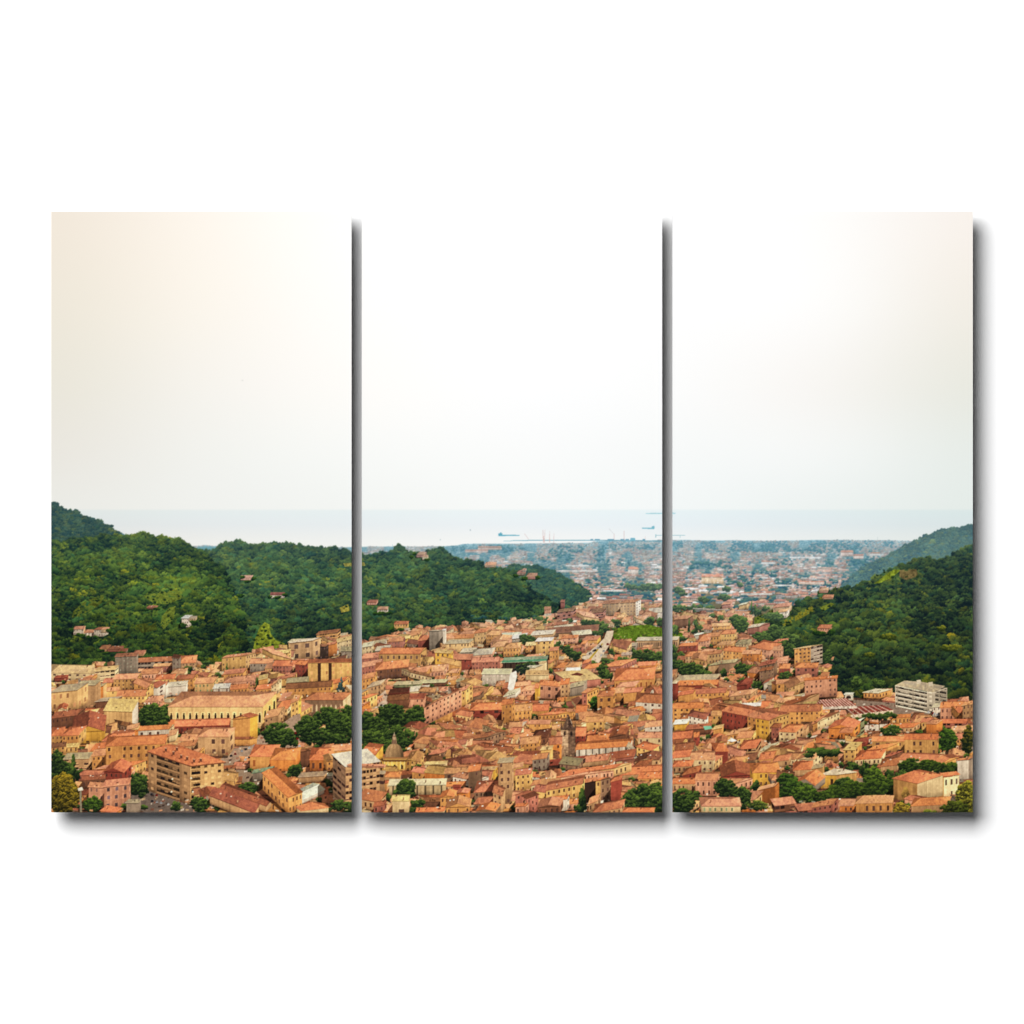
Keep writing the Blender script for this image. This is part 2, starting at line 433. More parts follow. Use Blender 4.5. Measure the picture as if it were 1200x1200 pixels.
band(790, 1040, 634, 640, 1.4, .9, 65); band(835, 950, 640, 646, 1.6, .85, 66); band(790, 850, 636, 643, 1.6, .85, 35); band(860, 925, 636, 647, 1.6, .85, 36); band(940, 1000, 637, 648, 1.8, .8, 37); band(990, 1050, 640, 662, 2.0, .8, 38)
band(560, 600, 664, 672, 2.4, .7, 39); band(812, 860, 657, 666, 2.6, .75, 40); band(858, 905, 668, 686, 3.2, .8, 41); band(690, 722, 674, 686, 3.4, .8, 42); band(730, 762, 686, 693, 2.8, .8, 43); band(635, 675, 652, 657, 2.2, .8, 44); band(706, 730, 655, 664, 2.2, .8, 45)
band(700, 712, 690, 697, 3, .7, 46); band(905, 1010, 655, 662, 2.2, .8, 47); band(925, 990, 680, 690, 3, .8, 48)
# pale sheds and flats that catch the eye out on the plain
for x0_, x1_, y_, h_, c_ in ((560,588,641.5,3,(226,190,170)), (545,572,645,2.5,(220,186,172)), (925,962,652.5,1.6,(248,246,244)), (892,909,658.5,3,(250,246,240)), (822,848,676,8,(236,190,140)), (840,862,692.5,2.2,(240,232,222)), (868,905,695,2.5,(226,214,200)), (985,1000,647,5,(236,200,184)), (1000,1012,651,4,(238,208,192)), (1020,1032,648.5,3,(248,240,232)), (663,690,662,1.6,(244,240,236)), (645,700,668,2,(238,226,216)), (736,748,667,6,(228,200,180)), (707,730,691,2.5,(240,234,226)), (905,930,685,2,(240,228,216)), (936,966,682,3,(234,196,172)), (500,512,649,3,(226,214,206))):
    facade((x0_, y_), (x1_, y_), h_, hz(col(*c_), y_, .5), ID_COAST, 2.6, 2.0, .35, .5, hz(col(120, 90, 80), y_), 'w' if h_ > 4 else 'n', int(x0_))
    if h_ > 2.4: tile([(x0_ - .3, y_), (x1_ + .3, y_), (x1_ - .8, y_ - h_ * .45), (x0_ + .8, y_ - h_ * .45)], hz(col(222, 134, 104), y_, .6), ID_COAST)
for _ in range(4200):
    x = q.uniform(420, 1060); y = 636 + 60 * q.random() ** 1.3; k = .35 + (y - 632) / 70
    if ID[min(H-1, int((y - Y0) * SS)), min(W-1, int((x - X0) * SS))] != ID_COAST or clump(x, y) < .36: continue
    c = [(240,232,226),(236,206,192),(228,186,168),(246,240,236),(110,140,150)][q.integers(5)]
    a = k * q.uniform(.5, 1.6); fill([(x - a, y - .3 * k), (x + a, y - .3 * k), (x + a, y + .35 * k), (x - a, y + .35 * k)], hz(col(*c), y, .35), ID_COAST, .1, .1, .8)
# harbour: breakwater, jetty, cranes
hb = col(118, 172, 188)
line((601, 633.4), (706, 633.0), 1.0, hb, ID_COAST); line((590, 634.0), (612, 633.6), .7, col(150, 196, 206), ID_COAST)
line((706, 633.2), (776, 634.0), 1.2, hb * .92, ID_COAST)
for x_, w_ in ((697, 6), (712, 8), (727, 5), (733, 4), (753, 3), (692, 3)): fill([(x_, 631.8), (x_ + w_, 631.8), (x_ + w_, 633.4), (x_, 633.4)], col(104, 158, 180), ID_COAST)
fill([(739, 630.5), (744, 630.5), (745, 634), (738, 634)], col(120, 178, 196), ID_COAST)
for x_, ya_, yb_, lean in ((636.2, 620.5, 636, -.5), (638.6, 621, 636, .8), (644.2, 622.5, 636, .4), (649.2, 625, 636, .3), (719.6, 625.5, 633, 0), (731.4, 622, 633, 0), (756.2, 628.5, 633, 0), (614.5, 625.3, 632, 5)):
    line((x_, ya_), (x_ - lean if lean < 4 else x_ + lean, yb_), .55, col(212, 186, 184), ID_COAST, .85)
line((719.5, 626), (713.6, 619.5), .5, col(206, 206, 208), ID_COAST, .8)
line((635.8, 630), (638.6, 628), .5, col(212, 180, 176), ID_COAST, .8)
line((636.5, 628), (638, 636), 1.2, col(220, 178, 170), ID_COAST, .6); line((644, 630), (644.3, 636), .9, col(220, 178, 170), ID_COAST, .6)
line((768, 627.3), (803, 627.3), .8, col(150, 194, 204), ID_COAST); line((768.5, 626), (768.5, 630), .8, col(150, 194, 204), ID_COAST); line((797, 627), (797, 630.5), .8, col(170, 204, 210), ID_COAST)
for x_, y_ in ((1028.5, 629), (217.5, 634)): line((x_, y_), (x_, y_ + 5), .5, col(150, 170, 176), ID_COAST, .6)
for x_ in (460, 590): line((x_, 638), (x_, 641), .5, col(140, 180, 190), ID_COAST, .6)
# ships
def ship(hull, house, c, label):
    i = new_id('printed_ship', None, label)
    fill(hull, c, i, .06, .05)
    for h_ in house: fill(h_, c * .96, i, .06, .05)
ship([(583.6,626.5),(609,626.9),(608.6,627.9),(584.4,628.3)], [[(584,625),(588.6,625),(588.8,627),(583.8,627)], [(586,624),(587.6,624),(587.6,625.4),(586,625.4)]], col(104,176,196), 'blue tanker printed with its bridge at the left end')
ship([(752,618.2),(767.4,618.2),(766.6,620),(752.8,619.7)], [[(764,616.6),(766.8,616.4),(767,618.4),(763.6,618.4)]], col(124,188,204), 'small blue ship printed with its bridge at the right end')
ship([(756,601.2),(792,601.0),(791,602.4),(757.6,602.5)], [[(786,600.2),(789,600.2),(789,601.5),(786,601.5)]], col(168,212,220), 'long pale ship printed just below the horizon')
for x_, y_, c_ in ((551.2, 621.4, (170,186,192)), (516, 632.6, (200,212,214))):
    i = new_id('printed_boat', None); fill([(x_ - .7, y_ - .9), (x_ + .5, y_ - .9), (x_ + .7, y_ + .7), (x_ - .5, y_ + .8)], col(*c_), i)

# ---------------------------------------------------------------------- hills
ID_HA = new_id('printed_hillside', None, 'blue-green wooded ridge rising to the left edge')
ID_HB = new_id('printed_hillside', None, 'near green wooded slope with white villas')
ID_HC = new_id('printed_hillside', None, 'round wooded hill in the middle distance')
ID_HD = new_id('printed_hillside', None, 'low blue-green wooded spur')
ID_HE = new_id('printed_hillside', None, 'distant blue wooded ridge falling to the plain')
ID_HF = new_id('printed_hillside', None, 'dark green wooded slope at the right edge')
fill([(222,646),(232,641),(240,640),(256,641),(256,650),(222,650)], col(112,160,170), ID_COAST)
HZ2 = col(120, 160, 168)
tealD, tealL = col(22, 54, 54), col(70, 104, 56)
# far right ridge
forest([(985,690),(1002,672),(1012,665),(1020,660.5),(1030,656),(1040,651),(1050,645.5),(1060,640),(1068,636),(1075,633),(1083,629),(1090,626.5),(1100,622.5),(1110,619.5),(1122,618.5),(1132,617.8),(1135,615),(1141,614),(1141,700),(985,700)],
       1.8, 2.6, col(22,52,64), col(70,100,84), .28, .36, 51, ID_HE, 1.1)
# small spur in the middle with two houses
forest([(596,700),(596,665),(602,662),(610,664),(618,663),(628,664),(640,668),(652,671),(660,676),(670,682),(680,687),(690,692),(690,700),(684,708),(670,720),(596,720)],
       2.4, 3.6, col(16,46,52), col(62,92,64), .20, .12, 52, ID_HD, 1.1)
# far left ridge
fill([(130,640),(134,621),(143,624.5),(150,628.5),(158,632),(158,640)], col(90,128,138), ID_HA)
forest([(60,660),(60,588.5),(64,589),(68,593),(72,596),(80,598.5),(85,599.5),(87,597.5),(91,598.5),(93,602),(98,605),(104,607),(110,607.5),(116,611),(124,614.5),(130,618),(134,622),(138,624),(142,628),(142,660)],
       2.2, 3.4, col(14,40,48), col(58,82,62), .15, .11, 53, ID_HA, 1.1)
# middle round hill
HC_POLY = [(226,700),(226,646),(240,647.5),(252,646),(258,641),(264,635.5),(268,638),(274,637),(280,637),(284,639),(292,640.5),(300,639),(306,638.5),(316,639),(322,637.2),(330,638),(336,639.5),(344,639.5),(346,642.5),(352,641.5),(358,642),(364,640.5),(372,642.5),(378,645),(388,644),(396,646),(404,647),(414,649),(424,650),(436,651),(446,650.5),(455,650),(460,646),(464,643),(470,642.5),(476,645),(482,648),(486,650),(494,650),(500,648),(506,647.5),(514,646.5),(522,647),(527,651),(534,654.5),(542,656.5),(550,658.5),(560,660),(566,664),(574,667.5),(584,669),(594,672),(604,675),(612,681),(620,688),(628,694),(636,700),(646,707),(656,713),(660,719),(640,722),(600,727),(560,731),(512,736),(480,737),(455,744),(430,752),(400,740),(340,757),(300,764),(262,778),(226,778)]
forest(HC_POLY, 3.6, 6.4, col(14,36,40), col(72,98,54), .15, .03, 54, ID_HC, 1.12,
       bright=[(300,645,60,7,-.10),(390,652,60,9,-.10),(470,652,40,6,-.08),(275,730,24,30,-.16),(375,745,40,14,-.12),(520,680,14,30,-.10),(440,690,60,22,.10),(540,700,50,30,-.05),(620,705,40,22,-.22),(480,665,30,10,.12),(330,690,60,18,.05),(590,680,30,12,.10),(305,745,10,16,.45),(320,720,40,20,-.06),(360,715,40,20,.06),(432,725,20,18,.12)])
# near left slope
HB_POLY = [(60,790),(60,634),(66,633),(76,636),(84,633),(92,634),(100,632.5),(106,634),(116,630),(124,627.5),(134,627),(140,628),(146,630),(152,628),(158,628.5),(164,627),(170,626),(176,628),(180,631),(186,629.5),(194,629.5),(200,632),(203,634.5),(208,633),(214,637),(220,640.5),(228,641.5),(234,645),(240,648),(248,655),(256,664),(264,676),(270,690),(276,704),(282,720),(286,740),(290,764),(250,784),(200,784),(130,784)]
forest(HB_POLY, 4.0, 7.4, col(14,36,38), col(86,108,48), .07, .0, 55, ID_HB, 1.1,
       bright=[(90,640,60,9,-.14),(225,655,34,16,-.12),(200,712,70,60,-.03),(255,700,14,40,-.10),(110,655,60,12,.14),(70,700,24,40,-.08),(140,665,40,16,.12),(190,690,26,10,.34),(110,705,40,14,.10),(160,640,60,8,-.16),(80,640,30,10,-.12),(180,660,30,14,-.10),(230,690,24,26,.10),(245,740,26,20,-.26),(80,750,22,20,-.20),(175,745,40,18,.04),(215,700,22,20,.12),(190,720,12,10,.3),(130,765,40,8,-.12)])
# right slope
HF_POLY = [(1141,830),(1141,640),(1134,642.5),(1128,646),(1122,650),(1114,654),(1104,655.5),(1094,656.5),(1086,654),(1078,655.5),(1070,655.5),(1066,659),(1064,663),(1054,665),(1044,669.5),(1034,674),(1026,678),(1016,682),(1004,686),(994,690),(982,692.5),(972,695.5),(962,700),(952,703),(944,706),(936,710),(928,712.5),(918,716),(908,721),(898,727),(886,735),(882,742),(896,750),(906,757),(920,762),(940,764),(958,770),(968,782),(970,800),(985,817),(1010,818),(1050,812),(1100,818)]
forest(HF_POLY, 3.8, 9.0, col(14,32,38), col(76,96,50), .11, .0, 56, ID_HF, 1.1,
       bright=[(1000,705,40,8,-.10),(1085,700,30,30,-.08),(1060,770,50,8,-.10),(1130,690,16,40,-.1),(1030,712,30,8,.10),(1045,675,30,9,.22),(1110,690,40,30,-.14),(960,730,40,14,.10),(1090,730,50,18,-.12),(990,720,30,14,-.08),(930,735,30,10,.16),(1040,725,30,14,.10),(1040,750,22,9,.28),(1100,762,22,8,.14),(1010,790,40,18,-.26),(1070,790,50,14,-.16),(1120,770,20,20,-.1),(985,745,20,20,.05)])
# open slopes: grass, terraces
def meadow(pts, c, i, k=.30):
    r = mask_poly(pts)
    s, m = r
    m = m & (NM[s] * .8 + NF[s] * .25 + NL[s] * .5 < k + .08)
    v = np.clip(c * (1 + NF[s] * .35 + NM[s] * .45 + NL[s] * .3)[..., None], 0, 1)
    C[s][m] = v[m]; ID[s][m] = i
    xa, xb = min(p[0] for p in pts), max(p[0] for p in pts); ya, yb = min(p[1] for p in pts), max(p[1] for p in pts)
    for y in sorted(rnd.uniform(ya, yb) for _ in range(int((xb - xa) * (yb - ya) / 48))):
        w = rnd.uniform(1.6, 5); tree(rnd.uniform(xa, xb), y + w * .5, w, w * .85, col(20, 42, 34), col(76, 96, 46), 'round', i, tone=rnd.uniform(-.15, .1))
grass = col(112, 124, 52)
meadow([(168,699),(184,694),(206,690),(214,694),(212,702),(196,708),(180,707)], grass, ID_HB, .15)
meadow([(86,716),(100,704),(120,698),(126,702),(112,712),(94,722),(84,724)], grass * .9, ID_HB, .05)
meadow([(190,722),(198,712),(206,710),(204,724),(192,738),(188,732)], grass, ID_HB, .2)
meadow([(118,735),(134,724),(146,720),(140,732),(126,742)], grass * .85, ID_HB, .05)
meadow([(160,732),(182,728),(184,738),(166,742)], grass * .8, ID_HB, .0)
meadow([(296,764),(299,748),(304,736),(310,729),(316,732),(317,742),(323,750),(336,755),(340,763),(318,770),(298,769)], col(132,142,50), ID_HC, .32)
meadow([(402,660),(427,659),(428,663),(404,664)], col(150,144,76), ID_HC, .3)
meadow([(398,712),(408,708),(410,716),(400,718)], col(150,140,66), ID_HC, .3)
meadow([(1024,684),(1040,672),(1048,667),(1056,668),(1046,676),(1032,683)], col(132,146,48), ID_HF, .25)
meadow([(1054,668),(1074,667),(1076,675),(1062,680),(1054,676)], col(122,108,70), ID_HF, .2)
meadow([(884,724),(900,718),(908,720),(894,730),(884,732)], grass, ID_HF, .2)
meadow([(914,730),(940,716),(952,710),(954,716),(936,726),(918,734)], col(136,132,50), ID_HF, .1)
meadow([(960,712),(974,706),(978,708),(966,716)], col(120,130,50), ID_HF, .2)
for x_, y_, w_, h_ in ((1040,752,22,13),(1112,766,30,14),(1018,772,16,10),(1104,740,14,9)):
    tree(x_, y_, w_, h_, col(38,56,30), col(146,146,50), 'round', ID_HF, tone=.05)
# rows of umbrella crowns and cypresses along the foot of the middle hill
for x_ in np.arange(556, 602, 3.2):
    tree(x_ + rnd.uniform(-.8, .8), 738 - (x_ - 556) * .08 + rnd.uniform(-1, 1), 3.2, rnd.uniform(10, 16), col(12,38,38), col(48,78,46), 'column', ID_HC, tone=-.1)
band(560, 604, 721, 725, 2.6, .2, 61, ID_HC, .05); band(600, 640, 722, 726, 2.6, .2, 62, ID_HC, .15)

# houses on the hills
def villa(x0, y0, x1, h, dx, dy, wall, roof, rt='h', region='hill', label=None, **k):
    i = new_id('printed_house', region, label)
    building(x0, y0, x1, y0 + k.pop('sl', 0), h, dx, dy, W_[wall] * .88, (R_[roof] if roof in R_ else W_[roof]) * np.array([.84, .86, .9], np.float32), rt, i=i, hzk=.5, **k)
villa(86,737,98,7,2,-3,'wh','p', wall2='tn'); villa(99,741,110,7,2,-3,'wh','p'); villa(110,738,121,8,6,-3,'wh','t3'); villa(119,737.5,126,4,2,-2,'cr','t1')
villa(213,724,221.5,11,4,-3,'wh','w','f', label='white villa among the trees on the slope'); villa(222,724,229,4,2,-2,'cr','g','f'); 
villa(117,760,127,4,3,-4,'tn','t2'); villa(126,761,140,3,5,-4,'mv','t3'); villa(138,763,148,3,2,-3,'gy','t3')
villa(172,712,183,2,2,-2,'br','t3'); villa(156,766,168,3,3,-4,'tn','t2')
villa(282,677,296,3,1,-2.5,'pk','p','g'); villa(317,697,333,4,1,-2.5,'wh','r','g', label='white house with a long red roof among trees'); 
villa(488,650,497,3.5,3,-3,'mv','t2', label='pink villa on the hilltop'); villa(495,652.5,501,4,1,-2,'cr','t2')
villa(442,714,454,5.5,1,-3,'wh','t1', label='white villa with a hipped roof above the town'); villa(430,706,441,3,2,-3,'pk','t3')
villa(462,731,478,8,1,-3,'ye','o', label='ochre villa with a hipped roof at the foot of the hill'); villa(606,671.5,615,3,1.5,-3,'st','t2'); villa(617,675.5,628,3.5,2,-4,'mv','t2')
villa(638,714,645,6,1,-3,'pk','t1','g'); villa(568,662,580,3,2,-3.2,'tn','o'); villa(612,668,616,2,1,-1.5,'wh','t1')
villa(958,736,972,7,3,-4,'pk','o', label='salmon house on the right hand slope'); villa(960,692,970,3,1,-3,'pk','t1'); villa(964,700,976,2.5,1,-3,'tn','o')
villa(968,772,976,2.5,1,-2,'cr','t1'); 
for x_, y_, w_, h_ in ((92,747,9,6),(104,750,10,7),(215,737,12,8),(228,734,12,9),(124,768,12,6),(174,762,12,8),(324,703,12,6),(282,701,10,6),(964,747,16,8),(482,655,6,5),(500,659,9,6),(284,679,8,5),(297,681,8,6),(290,684,9,5),(316,702,7,5),(334,700,8,6),(84,742,8,7),(98,749,9,7),(128,743,9,7),(112,750,10,6),(604,677,8,5),(614,681,10,6),(630,680,8,6),(486,652,6,6),(184,716,9,5),(170,717,9,5),(118,765,10,5),(142,768,12,6),(956,746,12,9),(974,746,12,10),(440,722,8,6),(456,722,9,7),(460,742,9,8),(480,742,9,8),(447,722,12,6),(470,742,14,7)):
    tree(x_, y_, w_, h_, col(16,42,36), col(82,112,40), 'round', ID_HB if x_ < 260 else (ID_HF if x_ > 800 else ID_HC))

ID_SHORE = new_id('printed_far_shore', None)
m_ = (ID == ID_COAST) & (xs[None] < 330); ID[m_] = ID_SHORE
# ----------------------------------------------------------------------- town
ID_TOWN = new_id('printed_town', 'town')
TOWN = [(60,782),(135,777),(200,781),(262,778),(300,764),(340,757),(400,742),(430,751),(455,744),(480,737),(560,731),(600,727),(640,722),(660,717),(684,706),(700,703),(882,716),(884,742),(900,756),(920,762),(958,770),(968,782),(970,800),(985,817),(1010,818),(1050,813),(1100,818),(1141,822),(1141,953),(60,953)]
fill(TOWN, col(104, 74, 56), ID_TOWN, .4, .5)
items = []       # (base line, draw function)
keep = []        # outlines that the filler leaves clear
def B(x0, y0, x1, y1, h, dx, dy, wall, roof, rt='g', st='w', rise=None, label=None, name='printed_house', z=0, hold=True, **k):
    def go():
        i = new_id(name, 'town', label)
        building(x0, y0, x1, y1, h, dx, dy, wall, roof, rt, rise, st, i=i, **k)
    items.append((max(y0, y1) + h + z, go))
    if hold:
        rr = (abs(dy) * .28 + .8) if rise is None else rise
        xa, xb = min(x0, x0 + dx), max(x1, x1 + dx)
        keep.append((xa, min(y0, y1) + min(0, dy) - rr * .5, xb, max(y0, y1) + h))
def T(x, yb, w, h, kind='round', tone=0.0, light=None, dark=None, label=None, n=1, z=0):
    def go():
        i = new_id('printed_tree', 'town', label)
        D = hz(col(26, 42, 30) if dark is None else col(*dark), yb); L = hz(col(108, 130, 58) if light is None else col(*light) * (np.array([1.06, .97, 1.1], np.float32) if light[1] > light[0] * 1.2 else 1), yb)
        if kind == 'round' and w > 12:
            if True:
                tree(x, yb, w * .98, h, D, L, 'round', i, tone=tone - .06)
                for k in range(int(w * h / 7)):
                    a = rnd.uniform(0, 6.283); rr = rnd.random() ** .5
                    bx, by = math.cos(a) * rr * w * .46, math.sin(a) * rr * h * .45
                    s = rnd.uniform(2.6, 7.0) * (.8 + min(w, h) / 90)
                    tree(x + bx, yb - h / 2 + by + s / 2, s * 1.15, s, D, L, 'round', i, tone=tone - .06 - by / h * .55 + bx / w * .22 + rnd.uniform(-.14, .14))
        elif kind == 'flat':
            line((x, yb - h * .6), (x + w * .02, yb), max(.8, w * .035), hz(col(92, 66, 48), yb), i); line((x, yb - h * .45), (x + w * .16, yb - h * .7), .8, hz(col(92, 66, 48), yb), i)
            tree(x, yb - h * .32, w, h * .72, D, L, 'flat', i, tone=tone)
        else:
            tree(x, yb, w, h, D, L, kind, i, tone=tone)
    items.append((yb + z, go)); keep.append((x - w * .45, yb - h * .95, x + w * .45, yb))
def patch(pts, c, z, a=1.0, fine=.2, name=None, label=None):
    def go():
        i = new_id(name, 'town', label) if name else ID_TOWN
        fill(pts, col(*c), i, fine, .15, a)
    items.append((z, go))
def cars(p, q_, n, z):
    def go():
        for k in range(n):
            x, y = lerp(p, q_, (k + rnd.uniform(.1, .7)) / n)
            c = rnd.choice([col(236,230,226), col(60,60,70), col(150,40,36), col(190,188,190), col(40,44,60)])
            i = new_id('printed_car', 'town')
            fill([(x, y), (x + 3.0, y - .4), (x + 3.2, y + 1.1), (x + .1, y + 1.5)], c * .8, i); fill([(x + .6, y - .9), (x + 2.3, y - 1.1), (x + 2.8, y - .2), (x + .2, y)], c * .55, i)
            fill([(x + .8, y - 1.0), (x + 2.2, y - 1.2), (x + 2.2, y - .8), (x + .9, y - .6)], np.clip(c * 1.15, 0, 1), i)
    items.append((z, go))

def storeys(i, p0, p1, h, n, wall, bays, seed, k=1.0):
    """a facade of n storeys; bays: list of (u0, u1, kind) with kind 'p' plain, 'w' windows, 'b' balconies"""
    q_ = random.Random(seed)
    wc = W_[wall] * k if isinstance(wall, str) else wall * k
    facade(p0, p1, h, wc, i, style='n', seed=seed)
    fh = h / n
    def pt(u, v): return (p0[0] + (p1[0] - p0[0]) * u, p0[1] + (p1[1] - p0[1]) * u + v)
    def box(u0, u1, v0, v1, c): fill([pt(u0, v0), pt(u1, v0), pt(u1, v1), pt(u0, v1)], c, i, .15, .12)
    L = math.hypot(p1[0] - p0[0], p1[1] - p0[1])
    for f in range(n):
        v = f * fh
        for u0, u1, kd in bays:
            if kd == 'b':
                box(u0, u1, v + fh * .10, v + fh * .60, wc * q_.uniform(.30, .42))
                m = max(1, int((u1 - u0) * L / 4.5)); 
                for j in range(m):
                    a, b2 = u0 + (u1 - u0) * j / m, u0 + (u1 - u0) * (j + 1) / m; r = q_.random()
                    if r < .28: box(a + .1 / m * (u1 - u0), b2, v + fh * .12, v + fh * q_.uniform(.3, .5), wc * q_.uniform(.62, .95))
                    elif r < .5: box(a, a + (b2 - a) * .45, v + fh * .1, v + fh * .6, wc * q_.uniform(.55, .8))
                    elif r < .75: box(a, b2, v + fh * .14, v + fh * .6, col(44, 34, 34) * q_.uniform(.8, 1.3))
                box(u0 - .006, u1 + .006, v + fh * .58, v + fh * .90, wc * q_.uniform(.94, 1.10)); box(u0 - .006, u1 + .006, v + fh * .90, v + fh * .98, wc * .55)
            elif kd == 'w':
                m = max(1, int(round((u1 - u0) * L / 8)))
                for j in range(m):
                    a = u0 + (u1 - u0) * (j + .28) / m; b2 = u0 + (u1 - u0) * (j + .72) / m
                    c = wc * 1.16 if q_.random() < .55 else wc * .5 if q_.random() < .6 else col(70, 52, 46)
                    box(a, b2, v + fh * .22, v + fh * .62, c)
def apartments():
    def go():
        i = new_id('printed_house', 'town', 'large tan apartment block with dark balconies and an orange roof')
        storeys(i, (174,881), (223,897), 46, 6, 'tn', [(.02,.16,'w'), (.20,.74,'b'), (.80,.97,'w')], 5, .86)
        storeys(i, (223,897), (262,893), 42, 6, 'sa', [(.03,.30,'b'), (.36,.98,'w')], 6, .98)
        rc = R_['o'] * .98
        tile([(172.5,880),(198,871.5),(210,874.5),(186,878)], rc, i, .85); tile([(172.5,880.5),(223.5,897.5),(239,883),(195,873.5)], rc, i, 1.0, (20, -12)); tile([(223.5,897.5),(265,893),(239,883)], rc, i, 1.06, (0, 1)); tile([(195,873.5),(239,883),(265,893),(212,874)], rc, i, .86)
        line((172.5,881.2), (223.5,898.2), 1.0, rc * .55, i); line((223.5,898.2), (265,893.8), 1.0, rc * .6, i); line((223.5,897), (239,883.4), .6, rc * 1.1, i)
        for x, y in ((193,877),(202,881),(211,885),(218,887),(226,890),(206,876),(234,889)):
            fill([(x, y), (x + 2.6, y + .5), (x + 2.6, y + 4), (x, y + 3.4)], col(120, 78, 62), i); fill([(x, y), (x + 2.6, y + .5), (x + 2.9, y - .4), (x + .3, y - .9)], col(232, 176, 140), i); fill([(x - 2, y + 3.5), (x + .5, y + 3.4), (x + .5, y + 5), (x - 1.5, y + 4.6)], rc * .6, i)
    items.append((939, go)); keep.append((172, 866, 266, 938))
def hotel():
    def go():
        i = new_id('printed_house', 'town', 'white hotel block with rows of balconies against the wood')
        wc = col(238, 216, 188)
        storeys(i, (1092,803), (1110,806), 24, 5, wc, [(.05,.45,'b'), (.52,.95,'b')], 8, .80)
        storeys(i, (1049,803), (1092,812), 25, 5, wc, [(.02,.98,'b')], 7, .97); storeys(i, (1086,808), (1096,810), 26, 5, wc, [(.1,.8,'w')], 9, .86)
        tile([(1049,803),(1060,797.5),(1080,799),(1108,804),(1093,811.5)], col(206,184,154), i, .98); fill([(1060,799),(1074,801),(1074,803.4),(1060,801.2)], wc * .8, i); fill([(1074,797),(1079,796.5),(1079.5,801),(1074.5,801.4)], wc * .92, i); fill([(1088,799.5),(1093,799),(1093.5,803.4),(1088.5,803.8)], wc * .9, i); fill([(1094,803),(1103,804.4),(1103,807.5),(1094,806)], wc * .7, i)
        line((1049,803.4), (1092,812.4), .9, wc * 1.1, i); line((1092,812.2), (1110,806.4), .8, wc * .95, i)
        for x in (1052, 1070, 1084): line((x, 803), (x, 830), .5, wc * .7, i)
    items.append((838, go)); keep.append((1048, 796, 1112, 838))
# ---- left canvas, back rows
B(60,788,112,789,10,-2,-9,'cr','s','h','w',4, cw=9, label='cream hall with a broad pale hipped roof')
B(111,786,135,784,14,4,-4,'cr','s','f','b',cw=6,fh=5)
B(64,794,78,793,5,2,-2,'rd','r','f','n')
B(60,811,91,808,23,12,-8,'sa','g','f','w',fh=11,cw=7, label='pale classical palace with a flat grey roof', win=col(120,84,60))
B(90,803,112,802,28,6,-5,'tn','g','f','n'); B(94,812,106,811,17,4,-3,'sa','g','f','a',cw=12,ww=.5); B(112,806,121,803,20,4,-3,'or_','g','f','n',wall2='sa',lit=(.7,1.15,1.1))
B(135,769,160,768,22,2,-3,'gy','b','f','w',win=col(96,92,80),cw=4,fh=4,label='grey concrete apartment tower at the foot of the slope')
B(161,776,205,774,10,4,-5,'gy','t3','g','b',fh=4,cw=4); B(202,770,210,771,20,2,-3,'gy','dk','f','w'); B(180,781,204,780,7,3,-3,'mv','t1')
B(209,777,229,776,9,2,-8,'tn','o','h','w')
B(133,796,160,795,14,6,-6,'ol','t1','g'); B(121,800,138,799,9,4,-5,'oc','t2','g'); B(121,810,139,809,10,2,-4,'ye','t1','g')
B(157,800,172,806,16,8,-5,'oc','t2','g',wall2='ye'); B(137,816,170,815,12,3,-7,'ye','t2','g'); B(170,806,184,806,14,10,-6,'wh','t3','x',cw=20)
B(182,796,204,795,12,2,-5,'ye','o','h'); B(196,804,218,802,12,2,-4,'wh','gl','f','n'); B(186,802,195,802,16,2,-3,'wh','t1','g','n')
B(206,796,226,795,16,6,-5,'oc','t3','g'); B(228,801,250,800,12,6,-7,'sa','t1','g',label='pale town house with a terracotta roof and green shutters',win=col(70,80,60))
B(200,790,216,789,8,4,-6,'cr','t1','h'); B(165,790,185,789,7,6,-6,'pk','t2','g')
B(122,832,155,833,27,7,-13,'sa','s','f','n',label='tall beige tower block with a blank wall',wall2='wh'); B(135,834,142,834,24,0,-.5,'pk','s','f','w',z=.5,hold=False,chim=False,cw=9,fh=7)
B(152,826,158,826,7,2,-5,'gy','gl','f','n',z=-9); B(112,822,135,820,10,8,-4,'br','g','f','n'); B(170,822,186,821,6,6,-6,'pk','t1','h')
T(180,857,36,33,label='broad dark tree behind the beige tower'); T(196,846,16,20)
B(60,842,90,838,14,10,-8,'br','t3','g','w'); B(90,850,103,846,8,8,-8,'cr','t2','g','w',wall2='cr'); B(88,842,108,838,4,12,-6,'cr','s','m','n')
B(85,858,122,856,14,2,-17,'yb','t3','x','n',7,label='deep yellow gable under a red-brown roof')
B(73,862,92,861,14,9,-10,'oc','o','h',label='ochre villa with an orange hipped roof at the left edge',wall2='ye'); B(60,862,74,861,12,2,-9,'ol','o','h')
B(76,875,91,874,8,2,-3,'ye','s','f'); B(60,876,76,874,10,2,-4,'ol','b','g'); B(75,889,104,888,15,4,-6,'tn','g','f','b',fh=5); B(101,854,113,853,16,2,-2,'gy','g','f','n')
B(106,880,122,878,20,14,-10,'oc','o','g','w'); B(120,868,150,866,6,8,-8,'pk','o','h')
B(108,886,128,884,20,6,-8,'oc','t1','g'); B(124,874,193,871,34,3,-10,'oc','o','h','w',4,label='large ochre institution with an orange roof',cw=8.5,fh=9); B(149,866,165,865,8,2,-3,'sa','t1','g','w',z=26,hold=False)
B(142,898,156,897,12,15,-6,'oc','o','h','w',wall2='ye'); B(112,901,136,899,9,10,-4,'or_','t1','f','n')
B(122,904,145,905,16,9,-10,'rd','o','x','w',5); B(145,906,154,905,10,4,-6,'pk','o','h')
B(92,908,116,908,10,6,-5,'mv','t2','h'); B(96,914,122,912,10,2,-4,'br','t3','g')
